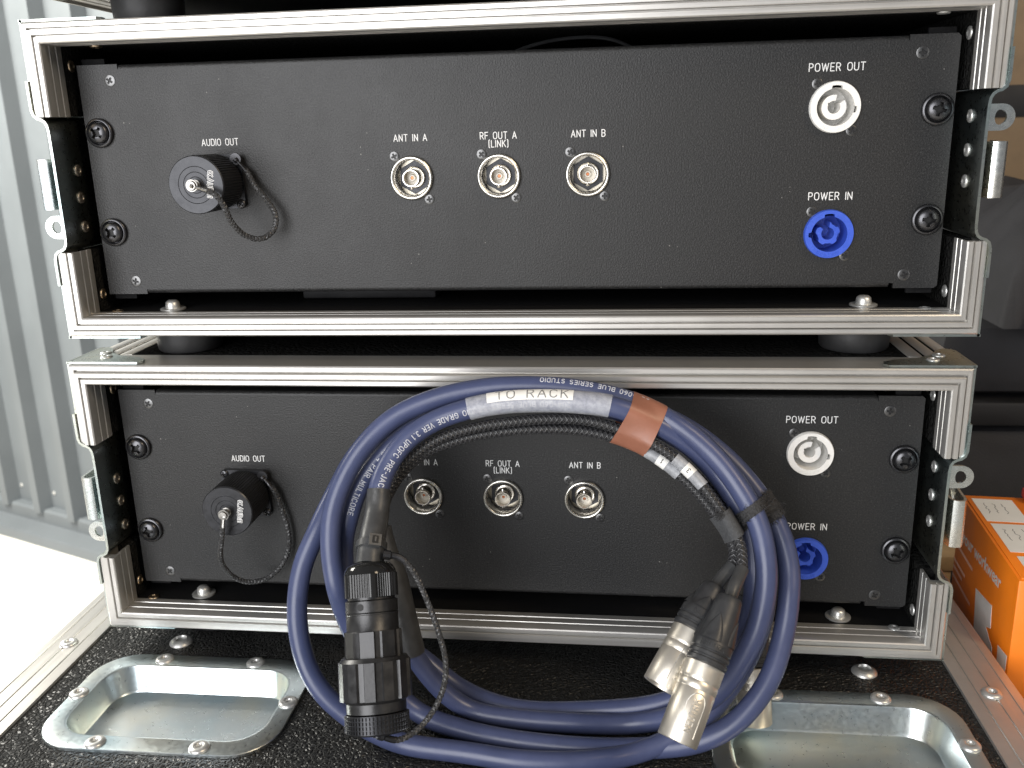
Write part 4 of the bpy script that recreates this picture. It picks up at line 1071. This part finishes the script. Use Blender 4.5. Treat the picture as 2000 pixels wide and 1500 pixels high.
# bands round the bundle: tape and hook-and-loop strap
def hull2(pts):
    pts = sorted(map(tuple, pts))
    def cr(o, a, b): return (a[0] - o[0]) * (b[1] - o[1]) - (a[1] - o[1]) * (b[0] - o[0])
    lo = []
    for p in pts:
        while len(lo) >= 2 and cr(lo[-2], lo[-1], p) <= 0: lo.pop()
        lo.append(p)
    up = []
    for p in reversed(pts):
        while len(up) >= 2 and cr(up[-2], up[-1], p) <= 0: up.pop()
        up.append(p)
    return lo[:-1] + up[:-1]
def band(name, c, t, strands, reach, length, grow, mat, rough=0.0, slices=9, mi_fuzz=None, sub=None):
    c = V(*c); t = unit(V(*t)); dpt = unit(V(0, -1, .3) - t * (V(0, -1, .3) @ t)); rad = np.cross(t, dpt)
    NA = 64; vs = []; fs = []
    for i in range(slices):
        o = c + t * (i / (slices - 1) - .5) * length
        pts = []
        for P_, r in strands:
            d = (P_ - o) @ t
            idx = np.where((d[:-1] * d[1:] <= 0))[0]
            for k in idx:
                f = d[k] / (d[k] - d[k + 1] + 1e-12); q = P_[k] * (1 - f) + P_[k + 1] * f
                if np.linalg.norm(q - o) < reach:
                    for a in np.linspace(0, 2 * PI, 20, endpoint=False):
                        pts.append(((q - o) @ rad + (r + grow) * math.cos(a), (q - o) @ dpt + (r + grow) * math.sin(a)))
        h = hull2(pts); cx = sum(p[0] for p in h) / len(h); cy = sum(p[1] for p in h) / len(h)
        for k in range(NA):
            a = 2 * PI * k / NA; dx, dy = math.cos(a), math.sin(a); best = 0
            for e in range(len(h)):
                x1, y1 = h[e][0] - cx, h[e][1] - cy; x2, y2 = h[(e + 1) % len(h)][0] - cx, h[(e + 1) % len(h)][1] - cy
                den = dx * (y2 - y1) - dy * (x2 - x1)
                if abs(den) < 1e-9: continue
                s_ = (x1 * (y2 - y1) - y1 * (x2 - x1)) / den; w = (x1 * dy - y1 * dx) / den
                if s_ > 0 and -1e-6 <= w <= 1 + 1e-6: best = max(best, s_)
            best += random.uniform(-rough, rough)
            vs.append(o + rad * (cx + dx * best) + dpt * (cy + dy * best))
    n0 = len(vs)
    # inner skin so the band has thickness
    for i in range(slices):
        cc = sum(vs[i * NA:(i + 1) * NA]) / NA
        for k in range(NA): p = vs[i * NA + k]; vs.append(p - unit(p - cc) * 0.35)
    for i in range(slices - 1):
        for k in range(NA):
            k2 = (k + 1) % NA; a, b, cc, d = i * NA + k, i * NA + k2, (i + 1) * NA + k2, (i + 1) * NA + k
            fs += [(a, b, cc, d), (n0 + d, n0 + cc, n0 + b, n0 + a)]
    for k in range(NA):
        k2 = (k + 1) % NA; e = (slices - 1) * NA
        fs += [(k, k2, n0 + k2, n0 + k), (e + k, e + k2, n0 + e + k2, n0 + e + k)]
    m = MB().add(vs, fs)
    if rough > 0.15:                                     # loose loops of the fabric
        for _ in range(900):
            i = random.randrange(slices * NA); p = vs[i]; q = unit(p - c)
            d1 = V(*(random.gauss(0, 1) for _ in range(3)))
            m.tube([p - q * .2, p + q * random.uniform(.4, 1.3) + d1 * .35, p + q * random.uniform(.1, .8) + d1 * 1.0], 0.12, 3)
    return m
allst = [(PC, CR)] + [(s_, 2.9) for s_ in SL]
m = band('tape_band', (79.5, -54, -124.5), (0.90, 0.0, -0.44), allst, 21, 18.5, 0.35, TAPE, 0.05)
part('tape_band', m, TAPE, loom, sharp=60)
m = band('strap_band', (128.0, -80.3, -171.0), (0.52, -0.32, -0.79), [(s_, 2.9) for s_ in SL], 16, 14.5, 1.0, VELCRO, 0.06)
st = part('strap_band', m, VELCRO, loom, sharp=60)
m = band('strap_band', (145.5, -66.5, -170.5), (0.60, -0.36, -0.71), [(PC, CR)], 15.0, 14.5, 1.0, LOOP, 0.5)
part('strap_band', m, LOOP, loom, sharp=80)
m = MB()
for _ in range(40):
    p = V(119.5, -86, -166) + V(*(random.uniform(-1, 1) for _ in range(3))) * 1.2; d = V(random.uniform(-5, -1), random.uniform(-1, 1), random.uniform(-4, 2))
    m.tube([p, p + d * .5 + V(0, 0, random.uniform(-.5, .5)), p + d], 0.09, 3)
part('loose_thread', m, LOOP, st)

# labels
def sleeve_patch(P_lo, P_hi, r, a0, a1, th, na=20, path=None):
    m = MB(); vs = []; fs = []
    ss = np.linspace(P_lo, P_hi, 26)
    for s_ in ss:
        p, t, F, I = at_s(s_)
        for k in range(na + 1):
            a = a0 + (a1 - a0) * k / na
            vs.append(p + r * (math.cos(a) * F + math.sin(a) * I))
    for i in range(len(ss) - 1):
        for k in range(na): fs.append((i * (na + 1) + k, i * (na + 1) + k + 1, (i + 1) * (na + 1) + k + 1, (i + 1) * (na + 1) + k))
    return m.add(vs, fs)
sa, sb = near_s((-11.5, -60.6, -119), 0, 260), near_s((63.5, -59.9, -117.3), 0, 260)
lab = part('clear_label', sleeve_patch(sa, sb, CR + 0.5, -PI, PI, 0, 40), CLEAR, loom)
pa, pb = near_s((-1.5, -59.5, -116.5), 0, 260), near_s((43.4, -58.9, -115.1), 0, 260)
part('label_paper', sleeve_patch(pa, pb, CR + 0.62, -2.2, -0.16, 0), PAPER, lab)
m = MB().text('TO RACK', 5.4, 0.3, wrap((pa + pb) / 2 + 1, -0.34 - 2.7 / (CR + .7), CR + 0.70, sgn=1, vs_=-1), wscale=1.22, spacing=.34)
part('label_lettering', m, INK, lab, sharp=60)
for Pz, q, ch in ((SL[1], (90.5, -63.6, -146.2), '1'), (SL[0], (103.5, -70.5, -148.6), '3')):
    i = int(np.argmin(np.linalg.norm(Pz - V(*q), axis=1))); Q = Pz[i - 9:i + 10]
    o = part('clear_marker', MB().tube(Q, 3.3, 16, caps=False), CLEAR, loom)
    Q2 = Pz[i - 3:i + 3]
    part('marker_paper', MB().tube(Q2, 3.42, 16, caps=False), PAPER, o)
    T_, U_, W2 = frames(Pz); t = T_[i]; F = unit(V(0.05, -1, .28) - t * (V(0.05, -1, .28) @ t)); I = np.cross(t, F)
    if I @ (COILC - Pz[i]) < 0: I = -I
    pc = Pz[i] * .5 + Pz[i - 1] * .5
    def fd(u, v, w): a = v / 3.45; return tuple(pc + t * -u + (3.45 + w) * (math.cos(a) * F + math.sin(a) * I))
    part('marker_digit', MB().text(ch, 2.4, 0.2, fd), DARKINK, o, sharp=60)

# ================================================================== THINGS AT THE RIGHT
# support case beside the trunk, then the orange carton on it
N_ = V(306.5, -5, -245.0); F_ = V(319, 127, -245.0)
t_ = unit(F_ - N_); nrm = V(-t_[1], t_[0], 0)
ang = math.degrees(math.atan2(t_[1], t_[0])) - 90
stand = thing('storage_crate', 'plain black crate under the orange carton, beside the trunk', 'crate', (420, 110, -1000), (0, 0, 0), ang)
part('crate_body', MB().box(-106, 150, -150, 190, 0, 588, bev=4), PLY, stand)
part('crate_lid', MB().box(-109, 153, -153, 193, 588.5, 602, bev=2), BAGTRIM, stand)
carton = thing('orange_carton', 'bright orange cardboard carton with white lettering beside the trunk', 'carton', tuple(N_ + t_ * 68 + V(100, 0, -153)), (0, 0, 0), ang)
def cl(u, v, w=0.0):
    """carton-local: u from the far edge toward the viewer along the lettered side, v up from the top edge, w out of it"""
    return (-100.0 - w, 66 - u, 153 + v)
part('carton_body', MB().box(-100, 120, -68, 66, 0, 153, bev=1.6), ORANGE, carton)
part('carton_flap', MB().box(-98, 30, -66, 64, 152.4, 153.8, bev=0.3), ORANGE, carton)
def font_mesh(txt, size, fn, mat, name, bold=0.0):
    cu = bpy.data.curves.new(name, 'FONT'); cu.body = txt; cu.size = size; cu.offset = bold; cu.resolution_u = 3
    o = bpy.data.objects.new(name, cu); COL.objects.link(o)
    me = bpy.data.meshes.new_from_object(o.evaluated_get(bpy.context.evaluated_depsgraph_get()))
    bpy.data.objects.remove(o); bpy.data.curves.remove(cu)
    for v in me.vertices:
        p = fn(v.co.x, v.co.y); v.co = (p[0] * MM, p[1] * MM, p[2] * MM)
    me.materials.clear(); me.materials.append(mat); me.name = name
    return me
part('carton_lettering', font_mesh(', your workwear', 13.5, lambda x, y: cl(9.0 + x * 1.04, -30.0 + y * .95 + x * 0.09, 0.15), PRINT, 'carton_lettering', 0.35), None, carton)
m = MB()
for u0, u1, v0 in ((-2, 47, -38.5), (2, 32, -51.5), (2, 26, -57.0), (2, 50, -64.0)):
    u0 = max(u0, 2)
    m.add([cl(u0, v0, .15), cl(u1, v0, .15), cl(u1, v0 + 2.4, .15), cl(u0, v0 + 2.4, .15)], [(0, 1, 2, 3)])
part('carton_small_print', m, PINK, carton)
logo = [(59, -45), (94, -39), (97, -54), (88, -58), (104, -64), (107, -82), (92, -76), (94, -84), (84, -92), (74, -104), (66, -80)]
m = MB().extr([(a, b) for a, b in logo], [], (-100, 66, 153), (0, -1, 0), (0, 0, 1), (-1, 0, 0), 0.05, 0.3)
m.extr([(114, -56), (131.5, -53), (131.5, -64), (116, -68)], [], (-100, 66, 153), (0, -1, 0), (0, 0, 1), (-1, 0, 0), 0.05, 0.3)
m.extr([(112, -76), (131.5, -73), (131.5, -92), (108, -92)], [], (-100, 66, 153), (0, -1, 0), (0, 0, 1), (-1, 0, 0), 0.05, 0.3)
part('carton_logo', m, PRINT, carton)
for (x0, x1, y0, y1) in ((-95, -68, 18, 58), (-94, -68, -30, 14), (-92, -66, -66, -36)):
    lb = part('address_label', MB().box(x0, x1, y0, y1, 153.85, 154.05), PAPER, carton)
    m = MB()
    for k in range(3):
        sx_ = x0 + 6 + k * 6; poly = [(sx_ + random.uniform(-1, 1), y1 - 8 - j * 2.2 + random.uniform(-1, 1)) for j in range(9)]
        m.stroke(poly, 0.25, lambda u, v, w: (u, v, 154.08 + w), 0, .3)
    part('scribble', m, INK, lb)
part('red_flap', MB().box(-60, 60, 52, 66, 154.2, 162, bev=2), REDCARD, carton)

# dark padded bag and hard case behind
bagc = thing('padded_case', 'big dark grey padded case behind the orange carton', 'padded case', (640, 520, -1000))
part('case_body', MB().box(-250, 420, -100, 300, 0, 716, bev=30), BAG, bagc)
part('case_seam', MB().box(-253, 423, -103, 303, 716.5, 742, bev=3), BAGTRIM, bagc)
part('case_lid', MB().box(-251, 421, -101, 301, 742.5, 826, bev=30), BAG, bagc)
bag = thing('soft_bag', 'slumped dark grey fabric bag lying on the padded case', 'bag', (640, 540, -173))
bm = bmesh.new(); bmesh.ops.create_grid(bm, x_segments=60, y_segments=40, size=1.0)
def fold(x, y):
    return 12 * math.sin(6 * x + 3 * y) * math.exp(-((x + .2) ** 2) * 2) + 9 * math.sin(11 * x - 7 * y + 1) + 5 * math.sin(19 * y + 4 * x)
for v in bm.verts:
    x, y = v.co.x, v.co.y; e = max(0, 1 - max(abs(x), abs(y)) ** 6)
    v.co = ((x * 250 + 40) * MM, (y * 170) * MM, ((150 + 34 * x + fold(x, y)) * e ** .5 + 2 if e > 0 else 2) * MM)
me = bpy.data.meshes.new('bag_body'); bm.to_mesh(me); bm.free(); me.materials.append(BAG)
me.polygons.foreach_set('use_smooth', [True] * len(me.polygons))
part('bag_body', me, None, bag)
P = catmull([(-190, -176, 6), (-150, -176, 70), (-80, -165, 118), (0, -120, 165), (60, -60, 190)], 8)
part('bag_strap', MB().tube(P, 9, 8, sec=[(math.cos(2 * PI * k / 8), .35 * math.sin(2 * PI * k / 8)) for k in range(8)]), BAGTRIM, bag)
part('bag_handle', MB().extr(rrect(-22, 22, -30, 30, 6), [rrect(-14, 14, -22, 22, 4)], (-150, -190, 46), h0=0, h1=5, **XZ), BAGTRIM, bag)
brown = thing('cardboard_box', 'brown cardboard box stacked in shade behind the bag', 'cardboard box', (900, 900, -1000))
part('box_body', MB().box(-420, 700, -60, 400, 0, 1400, bev=3), CARDB, brown)
part('box_tape', MB().box(-421, 701, -61.5, 401, 1020, 1062, bev=.5), BAGTRIM, brown)
bat = thing('timber_batten', 'short pale timber batten glimpsed between case and orange carton', 'timber', (380, 262, -380))
part('batten', MB().box(-60, 90, -20, 20, 20, 34, bev=1), TIMBER, bat)
part('batten_block', MB().box(-58, -20, -18, 18, 0, 19.8, bev=1), TIMBER, bat)
